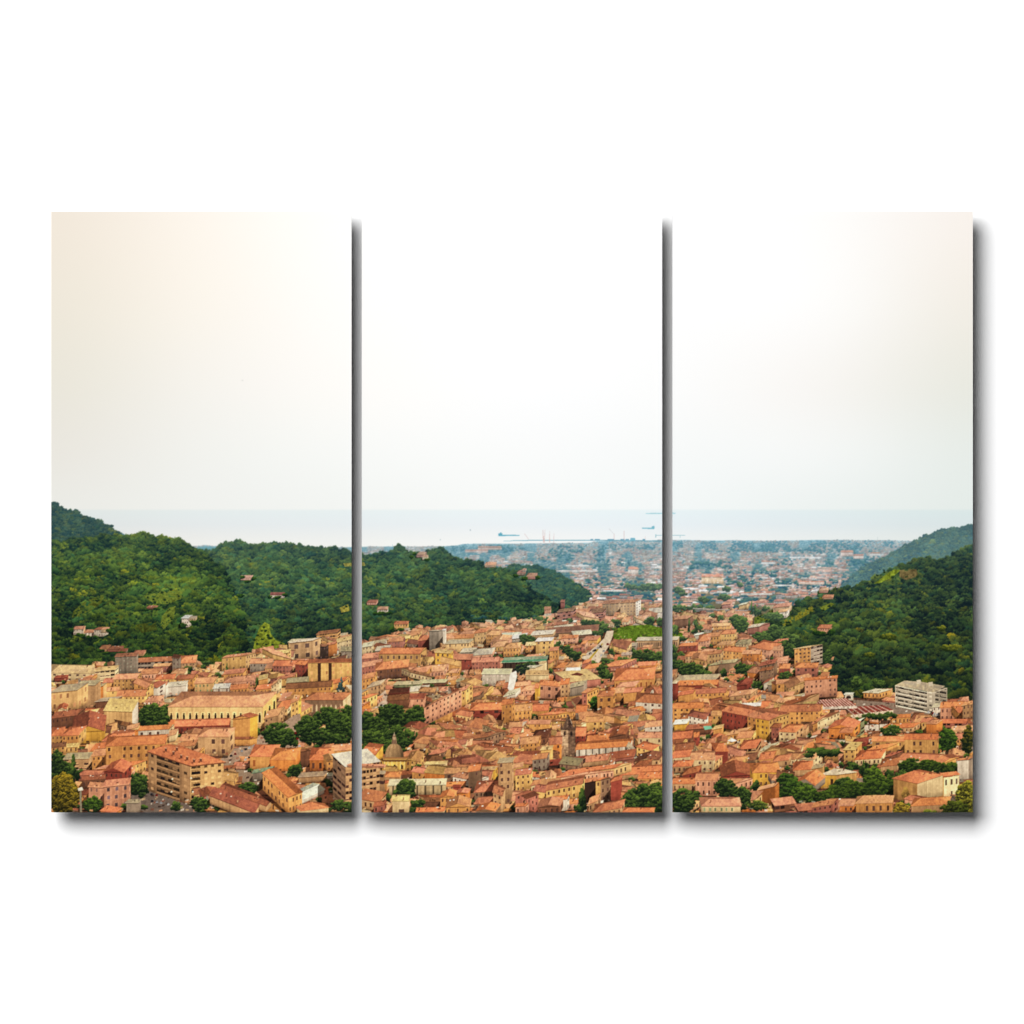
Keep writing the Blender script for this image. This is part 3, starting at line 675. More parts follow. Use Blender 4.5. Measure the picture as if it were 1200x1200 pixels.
B(104,921,122,922,26,2,-4,'pk','p','f','w',win=col(110,84,76)); B(122,921,151,918,28,2,-6,'pk','p','f','w',label='salmon house with a flat pink roof by the street',cw=9,fh=10,win=col(70,60,66))
B(162,856,198,854,9,6,-5,'wh','o','g','w',wall2='cr',cw=9); B(198,862,206,860,8,3,-6,'cr','t1','g','n')
# long palace and the street to its right
B(197,828,308,828,26,16,-17,'pl','t1','h','a',4,label='long sand-coloured palace with a row of arched windows',cw=7.2,wall2='ye',sst='a'); B(236,816,284,815,3,4,-4,'br','t1','g','n',z=20,hold=False)
B(205,851,268,849,9,2,-7,'rd','o','g','w',label='long red house with an orange roof',cw=6); B(186,849,212,848,6,6,-5,'tn','o','g','n')
B(232,863,268,863,23,7,-10,'tn','t1','h','w',cw=11,fh=10,label='rose palace with three rows of windows'); B(273,843,293,841,27,9,-3,'oc','t3','x','n',4,label='ochre house with a blind gable end',wall2='yb'); B(272,866,293,866,8,8,-2,'oc','t3','g','n')
B(324,832,337,830,18,14,-12,'sa','o','g','w',wall2='cr'); B(341,824,350,820,26,3,-5,'ye','t1','g','w',wall2='yb'); B(310,842,326,838,12,8,-10,'tn','t1','g')
B(335,807,388,804,12,2,-6,'oc','b','g','w',label='long ochre hall with a tan roof',wall2='yb'); B(357,820,402,820,20,9,-8,'st','t2','h','a',4,cw=6,wall2='cr',win=col(222,190,150),label='brown palace with white-framed windows beside the park')
B(361,776,412,775,25,2,-3,'ye','t3','f','w',fh=8,cw=8,ww=.26,win=col(150,104,70),label='ochre apartment slab with dark vertical slots'); patch([(372.5,777),(376,777),(376,800),(372.5,800)], (84,58,46), 801.5); patch([(385,777),(388.6,777),(388.6,800),(385,800)], (84,58,46), 801.5)
B(260,771,288,768,16,12,-3,'ye','t2','g','w',wall2='sa',label='yellow block with a low terracotta roof at the wood edge'); B(293,777,319,777,11,2,-5,'gy','t1','g','w',fh=7); B(320,780,357,780,9,4,-6,'mv','o','g','w',label='rose house with an orange roof'); B(346,778,357,779,16,4,-4,'rd','o','h','w')
B(318,766,338,764,12,3,-3,'ye','s','f','w'); B(340,753,367,750,22,8,-3,'tn','gl','f','w',cw=14,fh=14); B(338,752,372,751,10,4,-3,'sa','gl','f','n',z=-4); B(371,743,396,740,14,3,-3,'oc','t3','f','b',label='ochre and white flats under the wood',fh=4); B(367,757,382,757,16,3,-2,'dk','b','f','w'); B(383,756,393,754,14,2,-2,'or_','t2','g','n'); B(395,752,412,748,14,0,-3,'cr','ye' if False else 's','f','w'); B(400,762,414,762,10,0,-4,'gy','g','f','w')
B(262,790,285,788,7,5,-5,'oc','t2','g'); B(284,796,302,794,8,3,-4,'pk','t2','g'); B(262,800,296,797,6,4,-6,'pk','t1','h'); B(250,806,268,805,7,2,-4,'wh','w','f','w'); B(270,808,290,806,6,3,-5,'oc','o','g'); B(300,808,318,806,8,4,-5,'oc','o','g'); B(303,796,313,794,8,1,-4,'oc','s','f','n'); B(318,804,324,800,14,6,-5,'cr','t1','g'); B(325,797,345,792,9,3,-4,'ye','t2','g'); B(336,800,360,798,6,2,-5,'gn','g','g','n')
T(301,812,5,19,'column',-.1); T(266,794,9,17,'cone'); T(400,811,14,18,'cone',.0,(96,124,104),(38,58,58)); T(255,795,10,8); T(244,783,14,8,tone=-.1); T(222,790,12,12,tone=-.1)
T(326,876,38,30,label='bright round tree at the street corner'); T(343,874,14,12)
for a in ((362,874,32,36),(385,862,36,34),(402,872,30,34),(378,874,24,22),(396,876,22,16),(408,858,24,32),(350,862,10,12)): T(*a, tone=-.06)
patch([(345,838),(352,836),(354,868),(346,880),(322,886),(300,884),(268,896),(262,906),(244,900),(262,884),(296,866),(330,848)], (176,146,124), 868); patch([(347,846),(351,846),(353,866),(348,876),(344,872)], (190,150,130), 869)
patch([(268,892),(250,900),(272,914),(310,924),(316,916),(290,904)], (160,134,112), 890)
cars((268,886), (300,872), 6, 897); cars((282,892), (304,880), 3, 898); cars((344,856), (350,876), 3, 880)
# apartment block seen on its corner
apartments(); B(262,900,275,899,22,1,-2,'tn','t3','f','b')
B(207,876,228,873,8,6,-6,'tn','t2','g'); B(210,868,232,868,10,8,-8,'cr','t1','g','w',wall2='cr'); B(224,884,232,882,8,8,-6,'oc','t1','g')
B(293,886,322,886,16,6,-13,'oc','o','h','w',6,label='ochre school with a broad orange roof',cw=9,fh=15,win=col(120,70,40)); B(317,890,346,890,14,6,-13,'or_','o','h','n',5); B(352,880,364,878,20,2,-2,'br','b','f','n'); B(363,890,388,890,14,3,-13,'or_','o','h','w',6,cw=8,fh=13); B(346,884,352,880,14,1,-3,'ye','o','g','n',wall2='ye'); B(388,880,412,878,10,4,-7,'oc','t1','g','n')
B(296,906,318,902,10,4,-4,'gy','gn','g','n'); T(346,911,16,16,tone=-.08); B(350,910,380,908,8,3,-4,'tn','g','f','n'); B(373,909,389,908,5,1,-2,'wh','w','f','n')
B(390,884,405,898,50,40,-6,'st','w','f','b',label='modern apartment block with a white flat roof',fh=7.5,cw=5,wall2='tn',win=col(70,48,42),lit=(.6,.96,.9)); B(408,896,450,897,3,2,-1,'pk','p','f','n',z=60,hold=False)
B(308,906,338,934,20,16,-6,'oc','o','g','w',1.5,label='long ochre house with an orange roof running downhill',fh=9,cw=5,chim=False); B(337,932,350,939,5,30,-14,'wh','w','x','n',2,label='white gabled roof at the end of the long house'); B(348,946,353,950,6,32,-4,'cr','o','h','n',6)
B(258,924,312,944,8,6,-6,'tn','t3','g','n',1.5,label='low red-brown roofed hall by the road'); B(246,932,298,952,10,5,-7,'tn','t3','m','n',2)
T(292,934,26,18); T(284,930,14,10); T(234,953,22,20,tone=.05); T(162,935,24,30,label='round dark tree beside the salmon house'); T(86,928,30,46,'cone',-.1,label='dark conifer at the left edge'); T(78,918,18,26,tone=-.15); T(70,902,18,20,tone=-.12); T(66,912,16,34,'round',-.15); T(108,953,24,20,tone=.05,light=(104,140,44)); T(132,948,8,12); T(145,950,10,10); T(168,950,12,8)
T(74,956,34,52,'round',.12,(164,140,46),(38,38,22),label='yellow-green bush in the bottom left corner'); T(62,950,16,38,'round',.1,(156,134,40),(38,38,22)); T(84,946,20,26,'round',.05,(158,132,46),(40,36,22))
patch([(93.4,926),(95.6,926),(96,953),(93.6,953)], (150,140,118), 1000, 1, .2, 'printed_lamp_post'); patch([(91,924),(96,922),(98,926),(92,927)], (236,226,206), 1001, 1, .1, 'printed_lamp_post')
patch([(150,928),(176,924),(222,944),(236,953),(170,953),(152,940)], (122,106,96), 932); cars((174,938), (204,944), 5, 946); cars((172,930), (184,932), 2, 940)
B(148,940,162,940,14,3,-3,'gy','g','f','n'); T(228,944,12,10); T(206,950,14,10,tone=.05); T(118,944,14,12,tone=.02); B(118,950,134,953,5,8,-4,'or_','o','m','n')
for x_, y_ in ((202,913),(224,912),(201,928),(226,928)): patch([(x_-1.6,y_),(x_,y_-1.4),(x_+1.6,y_),(x_,y_+1.2)], (240,226,196), 1002, 1, .1)
T(384,953,12,8); T(396,950,18,14,tone=.08); T(386,925,12,14,tone=-.15); T(410,953,16,14)
B(384,938,392,938,7,2,-3,'pk','p','g','n')

# ---- middle canvas
B(503,739,514,739,24,8,-1,'gy','g','f','n',label='tall grey tower block above the roofs',wall2='gy'); B(514,740,519,740,22,2,-1,'dk','dk','f','w',z=.2,hold=False,chim=False); B(519,738,522,738,25,1,-1,'wh','w','f','n',z=.4,hold=False,chim=False)
B(510,764,528,765,25,3,-3,'yb','s','f','w',label='bright yellow tower block',cw=6,fh=6)
B(444,766,492,766,17,8,-7,'ol','o','g','w',label='long stone-coloured building with an orange roof',cw=7,fh=8); B(424,772,443,770,10,5,-6,'mv','t2','g'); B(424,758,436,756,10,2,-4,'cr','gl','f','w'); B(430,756,450,753,8,3,-4,'wh','g','f','w'); B(440,762,456,760,5,2,-4,'gy','gl','f','n')
B(455,752,472,751,9,3,-4,'mv','t2','g'); B(474,748,480,747,12,1,-2,'yb','ye' if False else 's','f','w'); B(480,745,492,742,14,2,-4,'ye','t2','f','w'); B(490,751,504,749,11,3,-6,'rd','o','h','n')
B(522,754,550,753,11,5,-4,'sa','g','f','w'); B(530,748,554,747,6,3,-4,'ye','o','g'); B(556,742,570,740,14,3,-4,'sa','o','h','w'); B(570,744,585,744,12,2,-5,'oc','t1','h','w'); B(586,746,608,745,8,3,-4,'wh','w','f','n'); B(575,752,596,750,8,4,-5,'pk','t1','x'); B(590,760,608,759,10,3,-6,'oc','t1','h'); B(576,758,592,757,6,3,-6,'ye','t1','h')
B(528,772,552,772,16,2,-5,'rd','t2','f','w',label='brick-red block',cw=5,fh=6); B(553,776,584,775,14,2,-5,'mv','p','g','w',label='rose-red block with a long roof'); B(540,764,556,763,7,3,-4,'gy','gl','f','n'); B(552,768,576,766,6,4,-7,'pk','gl','h')
B(589,776,640,774,14,2,-5,'dk','gn','f','s',label='modern glass hall with a green roof edge',cw=6.5,chim=False); patch([(588,774.2),(641,772.2),(641.4,774.0),(588,776.2)], (92,150,118), 790.5, 1, .1); B(632,776,638,776,14,3,-1,'cr','cr','f','n',z=1,hold=False); T(612,792,16,14,tone=-.2,dark=(24,34,40)); T(622,790,18,14,tone=-.22,dark=(24,34,40)); T(603,800,12,10,tone=-.2)
B(616,790,642,790,9,1,-4,'cr','s','f','n',label='cream box with a pale flat roof')
B(565,789,598,789,15,2,-5,'wh','gl','f','w',label='white modern building with a stepped stair wall',win=col(140,120,110)); patch([(598,789),(605,786),(606,792),(600,816),(593,818)], (244,232,218), 821, 1, .1); B(590,816,604,812,6,6,-6,'wh','gl','f','n')
B(612,783,628,782,8,8,-3,'cr','gl','f','n',hold=False); B(424,796,438,793,18,4,-6,'oc','t2','g'); B(440,785,478,781,12,1,-8,'br','o','h','w',4); B(424,782,446,778,14,3,-6,'mv','t1','g')
B(442,790,470,789,5,4,-5,'br','g','f','n'); B(478,790,500,787,7,6,-7,'oc','t1','h'); B(494,788,520,786,7,6,-8,'pk','t1','g'); B(526,788,536,788,9,3,-4,'oc','t1','h'); B(546,797,563,796,8,1,-5,'or_','t2','g','w'); B(535,798,547,797,8,1,-2,'gy','g','f','n'); B(462,802,492,801,4,3,-3,'gn','g','f','n'); B(490,800,522,799,5,3,-3,'br','gl','f','n'); B(478,810,500,808,5,3,-5,'cr','gl','f','n'); B(524,797,534,796,7,3,-4,'oc','t1','g')
B(456,812,478,810,8,2,-4,'rd','dk','f','w'); B(454,821,478,819,11,2,-6,'br','b','g','n',label='dark brown arcaded wall beside the park'); B(477,818,497,818,12,2,-5,'pk','t3','f','w',cw=5)
B(424,818,430,818,14,12,-5,'oc','o','h','w',wall2='ye'); B(430,806,446,802,12,6,-6,'tn','g','h'); patch([(444,806),(450,804),(458,828),(452,832),(443,830)], (206,176,152), 812); cars((444,826), (456,829), 4, 833)
B(497,829,505,825,22,36,-18,'pk','t2','g','w',1.5,label='long pink palace running uphill',fh=6,cw=6,lit=(.7,1.08,1.0)); B(536,812,546,808,18,8,-6,'ye','t1','g','w')
B(512,834,530,827,13,20,5,'rd','o','g','n',2); B(510,836,526,834,12,4,-6,'oc','t1','g','n'); B(551,832,590,831,14,2,-8,'rd','o','h','b',label='red house with a dark loggia',fh=7,cw=6); B(588,826,600,824,26,3,-6,'oc','o','g','w')
T(440,872,30,34,tone=-.1); T(458,854,36,30,tone=-.12); T(484,862,28,32,tone=-.12); T(466,878,40,28,tone=-.04,label='largest dark tree of the park behind the dome'); T(436,880,30,26,tone=.0); T(454,884,20,18,tone=.05); T(490,846,18,20,tone=-.1); T(430,858,20,24,tone=-.1); T(489,880,8,26,tone=-.15)
def church():
    i = new_id('printed_domed_church', 'town', 'yellow church with a grey-brown dome and a stone lantern')
    facade((450,892), (475,892), 13, col(242,190,100), i, 12, 8, .36, .6, col(78,52,40), 'a'); facade((475,892), (482,890), 14, col(190,142,78), i, 9, 6, .3, .5, col(70,46,38)); facade((444,889), (450,892), 14, col(196,150,80), i, 9, 6, .3, .5)
    for x in (450.5, 454.6, 459, 465, 469.6, 474): line((x, 892), (x, 901), .9, col(246, 212, 140), i)
    fill([(448,888.5),(477,888.5),(476,891),(449.5,891)], col(196,150,86), i); fill([(448,890.6),(477,890.6),(477,892.2),(448,892.2)], col(120,84,56), i); fill([(449,886.5),(476,886.5),(476,889),(449,889)], col(168,120,80), i)
    pts = [(462 + 11.2 * math.cos(a), 887.2 - 16.2 * math.sin(a)) for a in np.linspace(0, math.pi, 24)]
    r = mask_poly(pts); s, m = r
    gx = X0 + (np.arange(s[1].start, s[1].stop) + .5)[None] / SS; gy = Y0 + (np.arange(s[0].start, s[0].stop) + .5)[:, None] / SS
    ux = (gx - 462) / 11.2; k = .98 - .22 * ux - .26 * np.abs(ux) ** 3 + .20 * (887 - gy) / 16; k = k * (1 + .06 * np.sin(np.arcsin(np.clip(ux / np.sqrt(np.clip(1 - ((887 - gy) / 16.4) ** 2, .05, 1)), -1, 1)) * 12))
    out = col(160, 128, 94) * (k * (1 + NF[s] * .15 + NM[s] * .12))[..., None]
    C[s][m] = np.clip(out, 0, 1)[m]; ID[s][m] = i
    for a, b, y0, y1, c in ((3.2,2.6,866,872,(150,120,96)), (2.4,2.0,863,867,(196,164,132)), (1.6,1.6,861,864,(150,120,96)), (.6,.4,858,862,(200,176,150))):
        fill([(462 - b, y0), (462 + b, y0), (462 + a, y1), (462 - a, y1)], col(*c), i); 
    for x in (460.3, 463.2): line((x, 865), (x - .1, 871), .6, col(96, 72, 60), i)
    fill([(449,902),(478,902),(481,906),(447,906)], col(176,128,80), i)
    tile([(450,910),(459,903.5),(468,910)], col(222,132,88), i)
items.append((905, church)); keep.append((446, 868, 482, 904))
B(424,882,440,884,14,9,-11,'oc','o','g','n',1.5,label='orange roof with skylights beside the dome',wall2='yb'); 
B(424,905,450,906,40,1,-2,'tn','g','f','b',fh=8,cw=6,lit=(.7,.9,.82)); B(424,884,437,897,4,6,0,'wh','w','f','n',hold=False,z=30)
B(451,910,468,910,8,2,-5,'tn','o','h','n'); B(468,908,486,906,8,2,-4,'br','t3','g'); B(498,895,522,894,23,2,-2,'cr','s','f','w',label='cream house with two rows of small windows',cw=6,fh=8); B(521,906,552,905,16,3,-6,'st','t1','g','w',cw=10,fh=9); B(549,904,562,902,24,3,-7,'st','o','g','w')
B(456,920,522,919,12,1,-5,'cr','gl','m','s',1,label='low building with a long pale roof',cw=9); T(476,938,24,26,label='bright tree in front of the long pale roof'); T(466,936,12,14); T(455,942,10,14); T(489,950,16,14); T(496,946,12,10); T(446,953,10,12); T(426,946,14,14); B(460,938,479,938,16,1,-6,'cr','s','g','w',cw=19,fh=8); B(438,945,450,943,8,3,-5,'mv','t3','g'); B(496,938,516,938,10,2,-3,'br','b','f','n')
B(516,934,532,933,16,3,-6,'oc','o','x'); B(523,946,550,945,8,2,-8,'oc','t1','x','w',5,label='small ochre house with a low gable'); B(534,930,548,929,16,3,-4,'or_','t2','x'); B(488,951,520,950,4,2,-4,'cr','o','g','n'); B(531,921,539,921,12,1,-1,'rd','rd' if False else 'r','f','n'); B(521,921,544,920,6,2,-4,'tn','o','g')
B(563,902,580,901,17,3,-3,'yb','s','f','w',label='yellow house below a tiled terrace',cw=8); B(584,893,600,892,50,2,-4,'tn','g','f','w',cw=8,fh=9); B(588,908,600,908,32,2,-4,'yb','t2','f','w'); B(556,928,584,926,14,4,-12,'st','t2','h'); B(556,942,576,941,8,10,-8,'st','t2','g'); B(578,928,588,932,22,4,-8,'tn','t2','g'); B(558,950,580,950,4,6,-7,'st','o','x','n'); B(602,900,612,898,16,2,-5,'ye','t1','g')
# right half of the middle canvas
B(694,760,706,760,0.5,0,0,'tn','t1','f','n',hold=False) if False else None
B(706,707,725,706,15,3,-3,'tn','t3','f','w',label='brick and tan apartment block on the plain',cw=4,fh=3); B(727,706,745,705,19,6,-3,'tn','t3','f','w',label='taller tan apartment block on the plain',cw=4,fh=3,wall2='wh')
B(653,717,672,715,12,3,-3,'mv','b','f','b',fh=3.5,cw=3,label='low red-brown flats at the foot of the spur'); B(672,718,690,717,10,3,-4,'mv','t2','g','b',fh=3.5,cw=3); B(690,718,707,716,9,3,-4,'mv','b','f','b',fh=3.5,cw=3)
B(760,718,776,717,9,2,-5,'wh','gl','g'); B(657,705,661,705,8,1,-2,'rd','r','f','n'); B(640,734,664,731,4,2,-2,'tn','t3','m','n'); B(658,728,675,728,2,1,-1,'wh','w','f','n'); B(640,742,700,738,5,2,-6,'st','b','f','n'); B(648,736,670,733,3,2,-2,'gl' if False else 'cr','gl','f','n'); B(672,744,694,742,4,-2,-4,'br','gl','f','n'); B(622,744,648,742,5,3,-4,'tn','gl','f','n'); B(600,748,616,746,6,2,-4,'gy','w','f','n')
T(690,733,24,7,tone=-.15); T(706,742,13,14); T(701,748,14,10,tone=-.1); T(722,735,14,10,tone=-.1); T(762,735,14,12,tone=-.1); T(774,736,12,14,tone=-.1); T(617,754,18,11); T(630,746,8,6); T(653,762,9,14,tone=-.1); T(652,768,20,14,'flat',-.15); T(666,768,14,11,tone=-.05); T(674,774,16,12,tone=-.15); T(633,730,12,9,tone=.05); T(643,731,5,4)
B(628,751,647,750,17,2,-3,'ye','w','f','w',label='yellow block with a white roof terrace',cw=5.5,fh=5); B(616,756,628,755,9,1,-3,'oc','s','f','w'); B(644,762,654,761,16,1,-3,'oc','t2','f','w'); B(658,748,676,747,7,2,-3,'pk','o','h','w',cw=6); B(683,750,700,749,6,4,-4,'oc','t2','f','n',wall2='yb'); B(600,760,610,759,8,3,-4,'pk','o','g'); B(672,760,682,758,8,2,-3,'mv','t3','g'); B(680,756,686,754,9,3,-4,'pk','o','h')
patch([(711,739.5),(719,739),(718.5,744),(714,756),(707,768),(702,777),(692,775),(680,771),(688,765),(699,757),(708,748)], (222,198,172), 760, 1, .15, 'printed_road', 'pale straight road leading out of town'); patch([(705.5,754),(707,754),(693,772),(690,772)], (190,160,70), 761); patch([(686,768),(700,757),(706,752),(703,758),(690,769)], (196,176,158), 760.5, 1, .3); cars((690,766), (704,756), 5, 762); cars((702,770), (712,752), 3, 762)
def field():
    i = new_id('printed_meadow', 'town', 'bright green meadow beside the road')
    fill([(718,745),(724,736),(738,733),(760,732),(776,736),(800,742),(800,750),(760,752),(722,752)], col(104,128,44), i, .4, .35)
    for _ in range(60):
        x, y = rnd.uniform(718, 800), rnd.uniform(736, 752); tree(x, y, rnd.uniform(2, 6), rnd.uniform(1.5, 3), col(60,88,34), col(136,152,54), 'round', i, tone=rnd.uniform(-.2, .2))
items.append((745, field)); keep.append((714, 730, 800, 752))
B(746,750,794,749,11,2,-3,'tn','gl','f','w',label='long low building with a pale flat roof beside the meadow',cw=2.4,fh=9,ww=.5); B(716,756,731,755,9,2,-3,'sa','s','h','w'); B(733,757,745,756,7,2,-3,'gy','g','f','w'); B(728,768,740,767,8,2,-3,'tn','g','g'); B(720,772,726,771,6,2,-4,'or_','o','g')
for a in ((748,776,16,14),(760,776,18,16),(772,778,18,14),(716,770,8,12),(711,778,10,8),(735,779,24,9),(694,784,16,9),(718,778,12,6),(742,766,6,8)): T(*a, tone=.05 if a[1] > 777 else -.1)
B(652,790,662,798,10,34,-10,'mv','s','f','n',label='wide courtyard building with a tan flat roof',chim=False) if False else None
B(651,788,668,799,9,36,-4,'mv','s','f','n',label='wide courtyard building with a tan flat roof'); patch([(664,782.4),(680,782),(680.5,785.5),(663,786)], (246,240,232), 830, 1, .08); patch([(676,788),(684,790),(680,792),(668,791)], (120,70,56), 830)
B(652,782,676,781,5,2,-5,'pk','o','h','n'); B(682,778,690,776,8,3,-4,'mv','o','h'); B(684,784,700,782,6,4,-5,'pk','o','h'); B(705,782,728,780,6,18,-8,'mv','o','h'); B(720,797,766,795,14,2,-13,'oc','o','h','w',5,label='long ochre house with a big orange roof and roof terrace',cw=6,fh=11,win=col(120,70,46)); B(748,780,768,779,5,2,-4,'or_','o','g','n'); T(707,800,14,24,label='green tree beside the courtyard building'); T(713,800,12,18); T(645,791,9,9); T(764,794,10,9)
B(627,806,631,806,15,2,-5,'yb','o','g','n'); B(631,802,656,804,16,3,-5,'pk','o','h','w',cw=8,fh=7,label='pink houses with bright orange roofs'); B(657,802,666,801,18,2,-6,'tn','o','g'); B(666,806,684,802,12,4,-5,'gy','g','f','n'); B(610,810,628,808,9,4,-6,'pk','t1','h')
B(682,812,688,812,20,14,-6,'mv','t2','g','w',wall2='oc'); B(700,816,718,815,18,3,-6,'oc','t2','h','w',cw=8,fh=8); B(720,812,731,811,11,2,-6,'oc','t1','g'); B(731,812,751,810,13,4,-5,'oc','t2','g','n'); B(722,806,744,804,8,5,-6,'oc','t1','h'); B(745,822,776,824,12,2,-10,'wh','t2','h','w',cw=7,label='pale pink palace wing at the edge of the middle canvas')
T(700,833,18,19,label='pointed bright green tree among the roofs',tone=.1,light=(92,138,48)); T(700,824,9,10,'cone',.1,(92,138,48)); T(641,819,8,5); T(662,830,6,12,'cone',-.1)
B(686,846,708,845,11,2,-6,'ye','t1','g','w',cw=7,fh=5,label='yellow house with three shuttered windows'); B(631,838,652,837,6,22,-3,'oc','o','g'); B(620,848,644,848,10,3,-4,'oc','t1','g'); B(597,834,622,832,12,2,-8,'oc','t1','g'); B(622,833,642,832,7,2,-7,'oc','o','g','n')
def tower():
    i = new_id('printed_bell_tower', 'town', 'dark stone bell tower with a pointed spire')
    facade((657.4,854), (666,855), 38, col(188,152,120), i, 12, 9, .30, .34, col(86,66,56)); facade((666,855), (674.4,854), 38, col(128,100,80), i, 12, 8.5, .34, .38, col(58,46,42))
    for y in (862.5, 870.5, 879): line((657.4, y), (674.4, y), .6, col(132, 104, 86), i)
    fill([(656.8,852.5),(675,852.5),(674.6,855.5),(657.2,855.5)], col(104,80,66), i)
    fill([(659.5,853),(666,836.5),(666,853)], col(120,96,80), i, .3, .2); fill([(666,836.5),(672.6,853),(666,853)], col(84,64,56), i, .3, .2)
    line((671, 850), (668, 842), .8, col(200, 176, 156), i)
    for x in (657.8, 662, 670.6, 674): fill([(x - 1.1, 853.5), (x, 845.5), (x + 1.1, 853.5)], col(110, 84, 70), i)
    for x, y in ((662, 857), (669.5, 857.5)): fill([(x - 1.1, y), (x + 1.1, y), (x + 1.1, y + 4.5), (x - 1.1, y + 4.5)], col(60, 46, 42), i); 
    s, m = mask_poly([(656,836),(676,836),(676,893),(656,893)])
    mm = m & (ID[s] == i); C[s][mm] *= (1 + NM[s] * .28 + NF[s] * .2)[mm][:, None]
items.append((889, tower)); keep.append((656, 840, 676, 886))
B(675,878,737,874,10,4,-8,'wh','o','g','s',1.5,label='church nave with a long orange roof and pilastered wall',cw=7.5,chim=False); B(712,890,742,886,4,3,-7,'mv','t3','m','n',1); B(683,893,712,890,6,4,-7,'tn','t2','g','n'); B(674,862,686,862,10,1,-10,'rd','o','g','w',cw=6); B(688,868,714,866,6,2,-6,'pk','o','g','n'); B(688,860,696,859,8,2,-3,'rd','o','h'); B(714,864,733,860,10,4,-8,'br','t3','x','n'); B(735,874,744,884,6,2,-4,'wh','gl','f','n')
B(644,872,658,871,22,0,-8,'or_','t2','g','w',cw=7,fh=8,label='orange house leaning against the bell tower',lit=(.7,1.1,1.05)); B(634,878,646,877,18,2,-3,'ye','s','f','n'); B(622,866,640,864,8,6,-10,'br','dk','h'); B(610,872,630,870,10,4,-8,'oc','t1','g'); B(638,898,680,893,5,6,-5,'dk','r','m','n')
B(643,912,657,911,9,62,-8,'cr','o','g','w',3,label='long orange roof stepping along the lane',wall2='pk'); B(657,908,720,900,10,20,-6,'sa','o','g','w',2.5,cw=6,fh=9)
B(640,926,682,918,16,3,-9,'ye','t2','g','w',1.5,label='row of yellow houses along the lane',cw=6,fh=6.5); B(682,917,698,914,24,2,-3,'dk','t2','f','n'); B(698,915,704,914,26,11,-3,'ye','o','g','w',wall2='st'); B(716,916,727,913,26,2,-4,'rd','o','h','n',label='narrow red house front',lit=(.7,1.1,1.05)); B(727,908,776,905,6,6,-9,'tn','o','g','n'); B(748,912,776,911,6,4,-7,'oc','o','g'); B(748,864,776,864,24,2,-6,'cr','t1','g','w',cw=7,fh=7,label='cream house with two floors of windows'); B(744,892,772,890,14,6,-8,'tn','b','x','w'); B(740,900,756,898,10,8,-8,'br','t3','h','n'); B(756,852,776,850,10,2,-6,'wh','t1','g')
T(683,953,16,30,'column',-.12,label='dark cypress at the bottom of the middle canvas'); T(683,946,13,26,'cone',-.15); T(757,956,52,38,label='dark tree clump at the bottom of the middle canvas',tone=-.06); T(738,956,24,26,tone=-.05); T(770,950,28,34,tone=-.08)
B(604,932,618,927,22,13,4,'mv','t3','g','w',wall2='mv',label='rose-purple house at the lane corner'); B(604,945,616,944,10,4,-3,'pk','o','g'); B(643,938,664,936,14,3,-4,'wh','o','g','w',cw=7); B(660,942,676,941,8,3,-5,'pk','o','g'); B(630,946,656,944,10,4,-8,'br','t1','x'); B(690,942,700,938,10,4,-8,'tn','t1','g'); B(695,952,728,946,8,4,-9,'tn','t2','h'); B(690,944,704,940,3,3,-2,'wh','w','f','n'); B(730,951,765,951,6,2,-4,'oc','o','h','n'); B(604,908,622,906,20,2,-6,'ye','t2','g','w',label='yellow house by the dark lane'); B(606,894,618,892,8,3,-6,'oc','o','h'); B(624,890,640,888,14,4,-6,'gy','t2','g')
# ---- right canvas
B(788,800,793,800,20,2,-2,'rd','gl','f','n'); B(793,803,840,802,14,2,-4,'rd','o','m','w',1,label='long red house below a grey shed roof',cw=7,fh=12); B(790,799,838,797,3,6,-5,'dk','g','m','n'); B(795,815,812,812,12,3,-4,'oc','o','g','n'); B(810,813,850,811,10,2,-5,'oc','t2','g','w',cw=5)
B(846,833,877,839,20,17,-9,'rd','t2','g','w',1.5,label='long brick-red palace front',cw=4.4,fh=6,lit=(.7,1.1,1.0)); B(876,839,886,842,22,18,-8,'oc','t2','g','w',1.5,cw=4.4,fh=6); B(886,841,901,844,25,24,-8,'yb','t2','g','w',2,label='tall yellow palace end with three rows of windows',cw=5,fh=6,wall2='ye',lit=(.7,1.0,1.0)); B(914,834,960,833,16,4,-8,'oc','t2','g','w',cw=6,fh=6,label='ochre palace behind the market'); B(788,830,823,829,20,2,-6,'oc','o','g','w',label='ochre houses at the edge of the right canvas',cw=6.5,fh=5.5); B(823,834,834,834,14,2,-5,'mv','t2','g'); B(834,838,846,838,12,2,-5,'ye','t1','g','w',cw=6); B(790,848,805,847,9,2,-4,'yb','w','f','n'); B(804,854,832,852,8,2,-4,'br','t3','f','n'); B(836,854,846,852,10,2,-3,'oc','s','f','n')
patch([(824,851),(833,850.5),(835,854),(826,855.5)], (140,205,170), 873, 1, .05); patch([(852,868),(858,865),(864,868),(858,869.5)], (246,242,236), 880, 1, .05); patch([(828,868),(832,866),(836,868),(832,869.5)], (236,230,226), 880, 1, .05); patch([(866,824),(900,823),(902,827),(870,828)], (244,232,220), 832, 1, .3); patch([(884,815),(914,813),(918,818),(886,819)], (170,160,146), 826, 1, .1)
B(904,852,913,852,17,3,-4,'mv','t3','h','w'); B(913,857,932,858,12,10,-8,'cr','o','h','w',label='cream house with a hipped orange roof',cw=6,wall2='tn'); B(864,865,880,864,8,6,-8,'ye','t1','g'); B(850,862,872,858,7,8,-6,'oc','t1','h'); B(946,852,958,846,10,26,-12,'oc','t2','g','w',wall2='cr',label='long cream side wall with a brown roof'); B(788,866,810,864,16,3,-8,'br','o','g','w'); B(808,864,818,863,12,2,-5,'rd','o','g','w'); B(790,880,812,877,10,3,-8,'st','t3','g')
